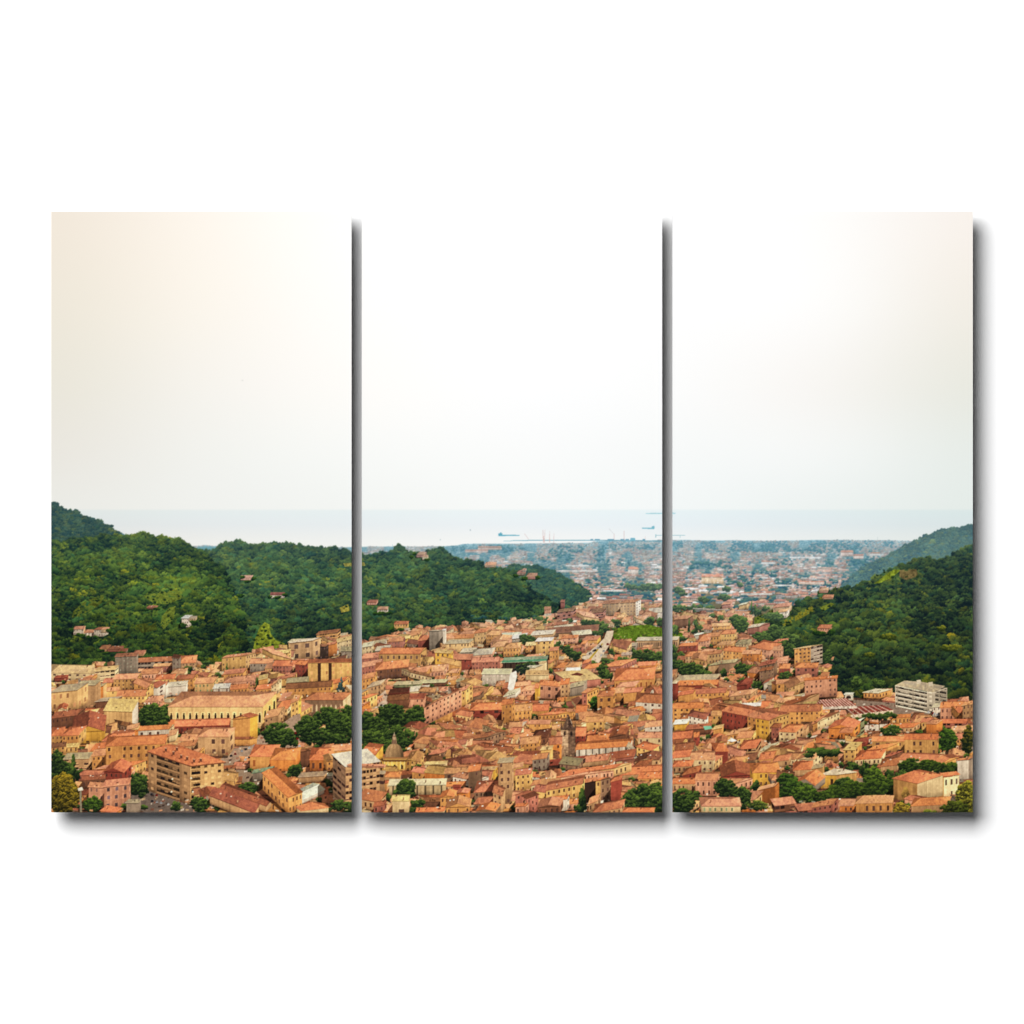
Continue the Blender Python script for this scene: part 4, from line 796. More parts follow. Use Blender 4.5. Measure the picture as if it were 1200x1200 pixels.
B(838,880,853,880,22,-4,-9,'rd','o','h','w',4,label='brick-red tower house with a hipped roof',cw=8,fh=9); B(854,882,862,879,12,3,-8,'cr','t1','g'); B(866,878,886,876,12,6,-10,'tn','o','h','b'); B(810,890,836,890,15,2,-9,'cr','t1','g','w',cw=7,fh=7,label='cream house with green shutters'); B(848,896,866,895,6,10,-9,'ye','t2','h'); B(866,892,884,890,4,4,-8,'st','b','h'); B(788,888,808,886,9,4,-8,'cr','o','g'); B(788,898,810,897,8,3,-6,'tn','o','h'); B(890,890,906,888,8,4,-8,'oc','o','g'); B(906,892,924,890,8,3,-6,'tn','t2','h'); B(846,910,880,908,8,-2,-12,'rd','t3','x','w',6,label='broad dark red gable'); B(882,905,914,904,18,-3,-10,'yb','o','h','w',4,label='bright yellow house with two rows of windows',cw=6.5,fh=8); B(818,908,834,908,6,12,-3,'ye','o','h'); B(815,914,840,914,19,3,-8,'pk','t2','g','w',cw=7,fh=8,label='pink house with white-framed windows'); B(788,918,814,918,10,3,-6,'tn','o','g'); B(840,918,862,918,10,20,-6,'pk','t1','g','w'); B(800,908,818,904,8,4,-7,'rd','t3','h')
B(888,926,908,921,20,5,-4,'or_','t1','g','n',label='blank rust-orange wall',lit=(.7,1,.72)); T(850,936,26,24,tone=-.12); T(868,950,22,30,tone=-.05,label='dark tree behind the cream roof'); T(887,930,11,18,tone=-.15); T(923,942,28,38,tone=.02,light=(92,130,44),label='large bright tree by the rust-orange wall'); T(944,942,34,22,tone=.08,light=(100,134,44)); T(888,950,24,12,tone=.1,light=(130,140,60)); T(800,956,28,32,tone=-.05,label='dark trees in the bottom corner of the right canvas'); T(812,950,22,24,tone=-.1)
B(822,944,868,944,9,-2,-9,'cr','t1','h','w',3,label='low cream house with a row of green shutters',cw=6.5,fh=8.5,win=col(84,92,70)); B(908,944,932,941,8,-4,-5,'br','p','m','b',fh=6); B(936,950,958,948,5,-4,-6,'mv','t2','m','b',1,fh=5); B(952,946,976,942,12,6,-6,'mv','t2','g'); B(962,944,980,943,10,4,-5,'pk','p','g','n')
T(965,905,50,32,'flat',-.02,label='spreading umbrella pine above the roofs',z=2); B(930,904,952,903,3,0,-9,'oc','o','x','n',3) ; B(930,902,950,901,8,2,-9,'tn','o','h','n'); B(934,916,955,920,8,12,-10,'gy','o','x','n',6); B(952,900,964,898,16,2,-3,'ol','g','f','n'); B(962,908,980,908,16,24,-3,'yb','gl','h','n',5.5,label='yellow villa with a pale grey hipped roof',wall2='ol'); patch([(973.5,913),(976.5,913),(976.5,921),(973.5,921)], (80,54,40), 924.5)
B(943,797,981,794,22,0.2,-1,'pk','o','m','w',1,label='long pink house with three rows of windows',cw=5.5,fh=6,lit=(.7,1.1,1.0)); B(910,801,943,799,15,1,-4,'oc','t1','g','w',cw=7,fh=7,label='ochre villa beside the long pink house'); B(932,782,957,782,12,2,-5,'mv','o','h','w',cw=8,fh=7,label='brick-coloured house at the wood edge'); B(890,780,908,776,18,3,-4,'st','t3','f','w'); B(913,783,925,783,10,1,-5,'rd','o','h','w'); B(895,800,904,796,10,3,-3,'wh','t3','f','n'); B(905,776,922,774,7,2,-5,'pk','t1','h'); B(862,804,876,802,7,6,-6,'rd','r','x','n'); B(876,822,884,820,5,8,-6,'ye','o','h'); B(855,816,880,813,6,8,-6,'tn','t1','h'); T(886,811,12,15,tone=-.12); T(880,795,20,16,tone=.05); T(868,792,16,16,tone=-.1); T(848,796,12,14,tone=-.15); T(810,794,34,18,tone=-.02); T(795,788,18,16,tone=-.1); T(828,794,14,10,tone=.08); T(858,796,8,8,tone=.1); T(871,801,16,6,tone=.05)
B(931,760,950,758,22,14,-3,'oc','s','f','w',label='tan apartment tower in front of the right-hand slope',cw=5,fh=4.5,ww=.5,wall2='gy',sst='b'); 
def market():
    i = new_id('printed_market', 'town', 'red and white striped market roofs')
    for (p0, p1, p2, p3, n) in (((944,821),(992,818),(1004,827),(950,829),15), ((990,829),(1034,826),(1047,832),(1000,838),14)):
        for k in range(n * 2):
            t0, t1 = k / (n * 2), (k + 1) / (n * 2)
            fill([lerp(p0, p1, t0), lerp(p0, p1, t1), lerp(p3, p2, t1), lerp(p3, p2, t0)], col(146, 76, 64) if (k % 2 and n == 15) or (n == 14 and k % 4) else col(216, 176, 158), i, .3, .3)
    fill([(996,838),(1047,832),(1047,836),(1000,842)], col(222,190,160), i, .4, .4); fill([(950,829),(1004,827),(1004,830),(952,832)], col(214,190,170), i, .4, .4)
items.append((836, market)); keep.append((942, 816, 1048, 842))
hotel()
B(1012,811,1030,812,7,14,-4,'oc','gl','f','w'); B(1028,812,1044,811,6,2,-4,'ye','t1','g','n'); B(990,813,999,813,8,1,-1,'wh','w','f','a',cw=9,ww=.6); B(1034,820,1050,822,5,4,-3,'mv','p','h','n'); patch([(1000,820),(1050,824),(1110,836),(1110,842),(1050,838),(1000,828)], (150,128,112), 828); patch([(1048,826),(1098,834),(1098,836),(1048,828)], (128,70,52), 829)
B(1102,829,1128,828,16,2,-6,'pk','o','g','w',label='salmon pink house at the right edge',cw=5.5,fh=8); B(1093,828,1102,827,12,2,-3,'wh','gl','f','w'); B(1128,826,1141,824,20,2,-3,'tn','t1','f','w'); 
for a in ((1018,854,18,20),(1030,856,22,22),(1044,853,22,20),(1054,848,20,12)): T(*a, kind='flat', tone=-.12)
patch([(1012,850),(1046,848),(1046,856),(1014,858)], (226,204,180), 848, 1, .2); cars((1086,834), (1100,838), 4, 843)
B(971,853,1000,854,12,8,-8,'or_','o','x','w',5,label='orange house with a low gable',cw=9); B(1003,846,1009,844,18,4,-3,'gn','w','f','b',fh=5); B(984,858,998,858,8,2,-5,'or_','t2','h'); B(1043,841,1066,840,8,1,-3,'oc','o','h','w'); B(1080,846,1092,845,14,2,-4,'ye','t2','g','w'); B(1092,846,1100,846,14,2,-3,'mv','t3','g'); B(1100,847,1132,847,10,2,-4,'mv','o','g','b'); B(1032,854,1070,852,6,8,-5,'tn','o','h'); B(1115,856,1141,855,6,2,-5,'tn','t1','g'); B(1120,866,1141,864,12,2,-6,'oc','t2','g')
B(1022,868,1060,868,16,2,-5,'ol','o','g','w',label='long ochre convent with an orange roof',cw=12,fh=9); B(1060,866,1098,866,20,2,-6,'ol','o','g','w',cw=8,fh=9); T(1044,863,26,13,tone=.05); T(1110,882,24,28,tone=.05,light=(96,136,44),label='leafy bright tree beside the convent'); T(1093,885,20,16,tone=.25,light=(110,150,46)); T(1134,884,14,34,'round',-.1,(150,130,46)); T(1130,858,14,8,'round',.2,(180,170,60))
B(989,878,1002,878,17,8,-8,'ye','s','f','w',wall2='oc',label='yellow house with a flowered roof terrace'); T(1005,876,10,5,'round',.3,(230,200,60)); B(998,872,1014,870,6,4,-6,'rd','r','h','n'); B(1014,880,1040,876,5,14,-6,'oc','o','h'); B(1002,890,1032,888,8,6,-10,'cr','o','h','w',label='orange hipped roof beside the conifer'); B(1032,898,1052,896,8,2,-8,'tn','t3','h','n'); B(1034,888,1044,886,8,14,-6,'br','t3','h'); B(1052,890,1094,892,5,14,-8,'cr','t2','g','n'); B(1092,894,1100,897,5,24,-10,'oc','t2','g','n')
T(1012,912,14,22,'cone',-.1); T(1012,911,13,18,tone=-.15); T(1024,924,24,26,tone=.15,light=(110,142,46)); T(1042,915,12,16,tone=-.1); T(990,925,24,14); for_ = [(980,940,30,20),(1000,938,34,24),(1024,938,34,26),(1040,934,22,26),(966,942,26,16),(1070,906,36,18),(1090,906,30,16),(1112,910,26,18),(1118,916,12,10)]
for a in for_: T(*a, tone=.05, light=(92,122,40))
B(1047,912,1075,918,24,30,-10,'ol','o','h','n',6,label='big ochre farmhouse with a broad orange roof in the foreground',wall2='cr',lit=(.7,1.02,.92)); B(1098,912,1106,910,28,18,-2,'ol','o','x','w',5,label='gabled ochre wing of the farmhouse',cw=8,fh=12,wall2='cr'); B(1122,891,1135,890,26,6,-2,'wh','t2','g','n',label='pale house wall at the right edge',wall2='gy')
B(964,944,1000,944,8,10,-8,'or_','t1','g'); B(1003,941,1045,940,13,2,-7,'oc','t1','h','w',5,label='low ochre house with an orange roof at the bottom edge',cw=8,fh=11); B(1060,936,1078,940,6,14,-4,'pk','t2','g','n'); B(1068,944,1110,942,10,4,-8,'tn','o','h','n',4)
T(1055,956,20,16,'round',.15,(186,158,60),(60,50,28)); T(1134,958,28,44,'round',.1,(176,166,60),(36,40,24),label='flowering shrub in the bottom right corner'); T(1118,958,34,20,'round',.0,(110,120,44),(34,40,26)); T(1062,944,12,24,'round',.1,(190,150,80),(80,60,36)); T(1090,957,20,8,'round',.1,(150,150,60))
# mid-distance, right of the gap
B(790,726,805,725,10,7,-4,'br','p','h','n'); B(796,757,816,756,9,2,-3,'rd','o','h','w'); B(818,752,831,750,8,2,-8,'pk','o','h'); B(832,746,843,745,10,2,-4,'oc','t2','g','w'); B(845,743,861,742,10,2,-4,'ye','o','h','w'); B(833,734,855,733,6,2,-3,'oc','t1','g','w'); B(803,769,818,768,10,3,-5,'tn','o','h','w'); B(820,768,845,765,12,3,-4,'sa','t2','g','w'); B(847,762,870,764,14,4,-5,'oc','o','h','w',label='row of ochre flats below the hillside'); B(870,766,890,766,12,3,-4,'or_','t1','g','w'); B(881,758,902,762,10,14,-8,'pk','o','h','w',label='pink houses with joined orange roofs'); B(903,754,916,752,5,8,-4,'pk','o','h'); B(876,736,890,734,8,12,-4,'mv','gl','g','n',label='rose hall with a pale curved roof'); B(846,708,856,707,6,2,-2,'mv','t2','f','w'); B(866,709,875,707,7,3,-2,'ye','gl','f','w'); patch([(812,712.4),(876,715),(876,716.2),(812,713.6)], (170,158,150), 723, 1, .1); patch([(814,714),(876,716.2),(875,719),(816,717)], (120,120,116), 722.5, 1, .2); B(840,756,858,755,5,4,-4,'oc','t1','h'); B(862,755,878,754,8,3,-5,'cr','g','h'); B(814,744,822,743,6,3,-2,'wh','w','f','n'); B(906,712,925,710,8,3,-4,'tn','t2','h'); B(910,718,922,716,8,3,-3,'wh','t1','h')
B(830,780,850,778,10,14,-4,'tn','g','m','n'); B(842,778,862,776,12,6,-4,'st','g','g','n'); B(854,786,866,784,5,6,-4,'tn','t2','h'); B(890,786,904,784,14,3,-3,'st','t3','f','w'); B(906,762,916,762,10,2,-4,'pk','t1','g','w')
T(807,742,5,18,'column',-.12); T(816,743,7,15,'column',-.12); T(812,744,8,8,tone=-.1); T(881,722,5,18,'column',-.12); T(885,722,6,14,'column',-.1); T(868,742,18,20,tone=.1); T(862,734,14,14,tone=.1); T(836,724,12,6); T(792,745,10,14,tone=.15); T(800,752,14,6,tone=.05); T(826,746,10,6); T(893,752,22,12,tone=.1); T(910,748,26,16,tone=.05); T(926,757,26,14,tone=.0); T(894,735,8,8,tone=-.1); T(905,727,26,10,tone=.15); T(888,721,10,9,tone=-.1); T(897,717,12,8,tone=-.05); T(930,772,22,14,tone=-.1); T(921,770,18,20,tone=-.1); T(900,765,14,8,tone=.05); T(939,780,14,10,tone=.05); T(955,778,14,12,tone=-.05); T(968,780,14,20,tone=-.1); T(790,770,12,16,tone=-.1); T(795,778,18,14,tone=-.05)
for a in ((792,718,24,9),(815,717,20,8),(833,716,14,6),(800,700,12,8),(795,697,14,9),(760,692,30,8),(740,690,20,6),(775,690,16,6),(825,706,14,7),(850,704,16,8),(852,696,12,12),(868,690,10,10),(690,702,10,6)): T(*a, tone=-.05)

for a in ((700,812,9,8),(655,796,10,8),(735,792,14,9),(820,758,12,8),(842,766,12,8),(856,752,10,8),(876,772,12,9),(834,788,14,9),(900,792,12,10),(920,796,14,10),(936,792,16,10),(1004,806,14,12),(1030,806,16,10),(1100,860,14,10),(1076,862,12,8),(1000,902,14,10),(1056,918,16,14),(1082,932,18,12),(1100,950,18,12),(1036,950,12,8),(940,930,20,14),(648,744,10,6),(668,730,10,6),(790,740,12,9),(846,728,12,8),(820,740,9,9)): T(*a, tone=.04)
# ---- everything between: house after house, back to front
KP = np.array(keep, np.float32)
def clear(xa, yt, xb, yb):
    """may a filler house with this outline stand here without hiding what is placed by hand?"""
    ox = np.minimum(xb, KP[:, 2]) - np.maximum(xa, KP[:, 0]); oy = np.minimum(yb, KP[:, 3]) - np.maximum(yt, KP[:, 1])
    hit = (ox > 0) & (oy > 0)
    if not hit.any(): return True
    a = (KP[:, 2] - KP[:, 0]) * (KP[:, 3] - KP[:, 1])
    cov = np.where(hit, ox * oy / a, 0)
    front = KP[:, 3] < yb - .2
    if (hit & front & ((cov > .09) | (yt < KP[:, 1] + .68 * (KP[:, 3] - KP[:, 1])) & (ox > 2.0))).any(): return False
    me = ox * oy / ((xb - xa) * (yb - yt))
    return not (hit & ~front & (me > .93)).any()
tm = mask_poly(TOWN)
def inside(pm, x, y):
    jx, jy = int((x - X0) * SS) - pm[0][1].start, int((y - Y0) * SS) - pm[0][0].start
    return 0 <= jx < pm[1].shape[1] and 0 <= jy < pm[1].shape[0] and pm[1][jy, jx]
OPEN = [mask_poly(p) for p in (
    [(711,739),(720,738),(718,754),(709,770),(703,780),(690,778),(678,773),(688,764),(699,756)], [(716,746),(724,733),(776,733),(800,740),(800,760),(718,758)],
    [(343,840),(353,836),(355,870),(346,888),(300,888),(268,900),(250,902),(262,884),(296,866),(334,850)], [(150,928),(176,922),(222,942),(236,953),(150,953)],
    [(443,804),(452,802),(460,832),(450,836),(441,832)], [(1000,820),(1050,824),(1112,836),(1110,844),(1050,840),(990,834)], [(942,816),(1050,820),(1050,842),(942,832)], [(1010,848),(1062,846),(1060,858),(1012,860)], [(250,900),(268,892),(316,914),(310,924),(280,916)])]
q = np.random.default_rng(99)
OLD = ['oc','oc','ye','ye','tn','st','pk','cr','cr','oc','sa','sa','mv','or_','ol','tn','gy','wh']
RF = ['t1','t1','t1','t2','t2','t2','t3','o','t1','p','b','y','y']
y = 704.0
while y < 966:
    s = float(np.interp(y, [700, 740, 780, 830, 900, 960], [6.5, 10, 13.5, 15.5, 18, 20]))
    x = 55 + q.random() * s
    while x < 1150:
        w = s * (q.uniform(.55, 1.35) if q.random() < .85 else q.uniform(1.4, 2.2)); yj = y + q.normal() * s * .2
        old = 470 < x < 800 and y > 815
        h = s * (q.uniform(.28, .66) if old else q.uniform(.32, .72)); dy = -s * q.uniform(.26, .55)
        dx = q.choice([-1, 1], p=[.35, .65]) * w * q.uniform(.05, .6)
        top = yj - h + dy * 1.2
        okb = all(inside(tm, min(1139, max(61, x + w * k)), min(951, yj - 1)) and inside(tm, min(1139, max(61, x + w * k)), min(951, top + 2)) for k in (.1, .5, .9)) and not any(inside(o, x + w * k, min(951, yj + e)) for o in OPEN for k in (.1, .5, .9) for e in (0, -s * .25))
        if okb and clear(x + min(0, dx * .6), top, x + w + max(0, dx * .6), yj):
            pt = (.26 if x > 640 else .14) if y < 795 else .06
            if q.random() < pt:
                T(x + w / 2, yj, w * q.uniform(.5, .9), s * q.uniform(.4, .7)); keep.pop()
            else:
                sl = q.normal() * .14 * w
                rt = q.choice(['g', 'h', 'x', 'm', 'f'], p=[.50, .22, .15, .08, .05])
                rf = RF[q.integers(len(RF))] if rt != 'f' else ['g', 'gl', 's', 't3'][q.integers(4)]
                B(x, yj - h, x + w, yj - h + sl, h, dx, dy, OLD[q.integers(len(OLD))], rf, str(rt), 'w' if q.random() < .7 else 'n', hold=False, jit=.78)
        x += w * q.uniform(.5, .85)
    y += s * .27
# small stuff between and on the roofs: awnings, dormers, aerials, washing, dark openings
def clutter(x, y):
    def go():
        if ID[min(H - 1, max(0, int((y - Y0) * SS))), min(W - 1, max(0, int((x - X0) * SS)))] in NOCLUT: return
        s = float(np.interp(y, [710, 780, 950], [.5, .85, 1.15])); k = rnd.random()
        i = int(ID[min(H - 1, max(0, int((y - Y0) * SS))), min(W - 1, max(0, int((x - X0) * SS)))])
        a, b = rnd.uniform(.6, 2.0) * s, rnd.uniform(.5, 1.2) * s
        c = col(244,226,206) if k < .16 else col(70,48,42) if k < .5 else col(232,160,120) if k < .68 else col(150,88,66) if k < .84 else col(214,176,132)
        t = rnd.uniform(-.3, .3) * a
        fill([(x - a, y - b - t), (x + a, y - b + t), (x + a, y + b + t), (x - a, y + b - t)], hz(c, y), i, .2, .2, rnd.uniform(.45, .9))
    items.append((y + 4, go))
NOCLUT = set(range(0, 14)) | {ID_SHORE}
for _ in range(6500):
    cx_, cy_ = q.uniform(61, 1139), q.uniform(716, 950)
    if inside(tm, cx_, cy_): clutter(cx_, cy_)
items.sort(key=lambda t: t[0])
C_0, ID_0, n_kind = C.copy(), ID.copy(), len(KIND)
for _, f in items: f()
# look where bare ground is left and put small houses, sheds and bushes there
bare = [(x, y) for y in np.arange(712, 951, 2.5) for x in np.arange(62, 1139, 3.0) if ID[int((y - Y0) * SS), int((x - X0) * SS)] == ID_TOWN and inside(tm, x, y) and not any(inside(o, x, y) for o in OPEN)]
C[:] = C_0; ID[:] = ID_0
for k in list(KIND):
    if k >= n_kind: del KIND[k]
used = []
for x, y in bare:
    s = float(np.interp(y, [700, 740, 780, 830, 900, 960], [5, 7, 9, 10.5, 12, 13]))
    if any(abs(x - a) < s * .62 and abs(y - b) < s * .34 for a, b in used): continue
    used.append((x, y))
    if q.random() < .22: T(x, y + s * .3, s * q.uniform(.6, 1.0), s * q.uniform(.5, .8)); continue
    w = s * q.uniform(.7, 1.3); h = s * q.uniform(.2, .45)
    rt = str(q.choice(['g', 'h', 'm', 'f', 'x'], p=[.4, .2, .2, .1, .1]))
    B(x - w / 2, y, x + w / 2, y + q.normal() * w * .1, h, q.uniform(-.4, .5) * w, -s * q.uniform(.25, .45), OLD[q.integers(len(OLD))], RF[q.integers(len(RF))] if rt != 'f' else 'g', rt, 'w' if q.random() < .5 else 'n', hold=False, z=-s * .5)
items.sort(key=lambda t: t[0])
for _, f in items: f()
# lens softness of the photograph that was printed
def soften(a, sg):
    r = int(math.ceil(sg * 2.5)); k = np.exp(-.5 * (np.arange(-r, r + 1) / sg) ** 2); k = (k / k.sum()).astype(np.float32)
    for ax in (0, 1):
        b = np.zeros_like(a); n = a.shape[ax]
        for j, kk in zip(range(-r, r + 1), k):
            b += kk * np.take(a, np.clip(np.arange(n) + j, 0, n - 1), axis=ax)
        a = b
    return a
C = soften(C, .85)
# print contrast: a gentle curve below the horizon, a touch warmer in the lights
C = np.clip(C + (C - soften(C, 3.2)) * .24 * np.clip((ys - 642) / 60, 0, 1)[:, None, None].astype(np.float32), 0, 1)
far = soften(C, 1.7); wf = (np.clip((716 - ys) / 40, 0, 1) * np.clip((ys - 636) / 5, 0, 1) * .6)[:, None, None].astype(np.float32) * np.isin(ID, [ID_COAST, ID_SHORE])[..., None]
C = C + (far - C) * wf
lo = np.clip((ys - 640) / 30, 0, 1)[:, None, None].astype(np.float32)
g_ = C.mean(2, keepdims=True); v_ = C + (C - .50) * .20 * (1 - ((C - .5) * 2) ** 2)
v_ = g_ + (v_ - g_) * .90
C = C + (v_ - C) * lo

dk = np.clip((ys - 690) / 60, 0, 1)[:, None, None].astype(np.float32)
C = C + (np.power(np.clip(C, 0, 1), 1.10) * np.array([1.0, .993, .955], np.float32) - C) * dk
C = C * (1 - .045 * dk) + np.array([.40, .36, .33], np.float32) * .045 * dk      # thin summer haze over the town
# ---------------------------------------------------------------------------
# THE SCENE: three stretched canvases hung side by side on a white wall
# ---------------------------------------------------------------------------
import bpy, bmesh
scene = bpy.context.scene
col_ = scene.collection
U = 2.0 / 1200.0                   # metres per unit of the print
DEPTH = 30 * U                     # how far the picture stands out from the wall
BACK = 18 * U                      # canvas backs hang this far off the wall, a gap added to soften shadows
ZC = 1.6                           # height of the middle of the set above the floor
EXPO = 1.17                        # how strongly the lamp lights a white sheet
def wx(x): return (x - 600) * U
def wz(y): return ZC + (600 - y) * U

def node_mat(name):
    m = bpy.data.materials.new(name); m.use_nodes = True
    nt = m.node_tree; b = nt.nodes['Principled BSDF']
    b.inputs['Specular IOR Level'].default_value = 0.0
    return m, nt, b
def weave(nt, b, scale, strength):
    tc = nt.nodes.new('ShaderNodeTexCoord'); a = nt.nodes.new('ShaderNodeTexWave'); c = nt.nodes.new('ShaderNodeTexWave')
    a.bands_direction = 'X'; c.bands_direction = 'Z'
    mx = nt.nodes.new('ShaderNodeMath'); mx.operation = 'MAXIMUM'
    for w in (a, c):
        w.inputs['Scale'].default_value = scale; w.inputs['Distortion'].default_value = 1.2; w.inputs['Detail'].default_value = 1
        nt.links.new(tc.outputs['Object'], w.inputs['Vector']); 
    nt.links.new(a.outputs['Fac'], mx.inputs[0]); nt.links.new(c.outputs['Fac'], mx.inputs[1])
    bp = nt.nodes.new('ShaderNodeBump'); bp.inputs['Strength'].default_value = strength; bp.inputs['Distance'].default_value = .0003
    nt.links.new(mx.outputs[0], bp.inputs['Height']); nt.links.new(bp.outputs['Normal'], b.inputs['Normal'])
M_INK, nt, b = node_mat('printed_canvas')
at = nt.nodes.new('ShaderNodeAttribute'); at.attribute_name = 'ink'
nt.links.new(at.outputs['Color'], b.inputs['Base Color']); b.inputs['Roughness'].default_value = .9
weave(nt, b, 420, .10)
M_CANVAS, nt, b = node_mat('primed_canvas')
b.inputs['Base Color'].default_value = (.32, .32, .32, 1); b.inputs['Roughness'].default_value = .95; weave(nt, b, 420, .2)
M_BATTEN, nt, b = node_mat('pine_batten')
wv = nt.nodes.new('ShaderNodeTexNoise'); wv.inputs['Scale'].default_value = 30; rp = nt.nodes.new('ShaderNodeValToRGB')
rp.color_ramp.elements[0].color = (.32, .2, .1, 1); rp.color_ramp.elements[1].color = (.5, .34, .19, 1)
nt.links.new(wv.outputs['Fac'], rp.inputs['Fac']); nt.links.new(rp.outputs['Color'], b.inputs['Base Color'])
M_WALL, nt, b = node_mat('white_wall_paint')
tc = nt.nodes.new('ShaderNodeTexCoord'); nz = nt.nodes.new('ShaderNodeTexNoise'); nz.inputs['Scale'].default_value = 60; nz.inputs['Detail'].default_value = 4
bp = nt.nodes.new('ShaderNodeBump'); bp.inputs['Strength'].default_value = .02; bp.inputs['Distance'].default_value = .001
nt.links.new(tc.outputs['Object'], nz.inputs['Vector']); nt.links.new(nz.outputs['Fac'], bp.inputs['Height']); nt.links.new(bp.outputs['Normal'], b.inputs['Normal'])
b.inputs['Base Color'].default_value = (.98, .98, .98, 1); b.inputs['Roughness'].default_value = .9

def link(name, me, mat, parent=None, label=None):
    me.materials.append(mat)
    o = bpy.data.objects.new(name, me); col_.objects.link(o)
    if parent is not None: o.parent = parent
    if label: o['label'] = label
    return o
# wall
me = bpy.data.meshes.new('wall')
me.from_pydata([(-6, 0, -2.4), (6, 0, -2.4), (6, 0, 5.6), (-6, 0, 5.6), (-6, .12, -2.4), (6, .12, -2.4), (6, .12, 5.6), (-6, .12, 5.6)], [],
               [(0, 1, 2, 3), (5, 4, 7, 6), (4, 0, 3, 7), (1, 5, 6, 2), (3, 2, 6, 7), (4, 5, 1, 0)])
wall = link('wall', me, M_WALL); wall['kind'] = 'structure'

def to_lin(c):
    c = np.clip(c, 0, 1)
    return np.where(c <= .04045, c / 12.92, ((c + .055) / 1.055) ** 2.4)
CELL = 2                                                   # print samples per cell
FN = SS / CELL                                             # cells per print unit
def ink_at(ix, iy):
    """ink on the corner points of the cells (ix, iy in cells)"""
    x, y = ix * CELL, iy * CELL
    xa, xb = np.clip(x - 1, 0, W - 1), np.clip(x, 0, W - 1); ya, yb = np.clip(y - 1, 0, H - 1), np.clip(y, 0, H - 1)
    return .25 * (C[np.ix_(ya, xa)] + C[np.ix_(ya, xb)] + C[np.ix_(yb, xa)] + C[np.ix_(yb, xb)])
def quads_mesh(name, vx, vz, ink, quads):
    """flat mesh at y = 0 of its own frame; vx, vz, ink per vertex of a grid; quads: (n, 4) vertex numbers"""
    u, inv = np.unique(quads.ravel(), return_inverse=True)
    me = bpy.data.meshes.new(name); n = len(quads)
    me.vertices.add(len(u)); me.loops.add(4 * n); me.polygons.add(n)
    co = np.zeros((len(u), 3), np.float32); co[:, 0] = vx[u]; co[:, 2] = vz[u]
    me.vertices.foreach_set('co', co.ravel())
    me.loops.foreach_set('vertex_index', inv.astype(np.int32).ravel())
    me.polygons.foreach_set('loop_start', np.arange(0, 4 * n, 4, dtype=np.int32))
    try: me.polygons.foreach_set('loop_total', np.full(n, 4, np.int32))
    except Exception: pass
    me.update(calc_edges=True)
    a = me.color_attributes.new('ink', 'FLOAT_COLOR', 'POINT')
    cc = np.ones((len(u), 4), np.float32); cc[:, :3] = ink[u]
    a.data.foreach_set('color', cc.ravel())
    return me

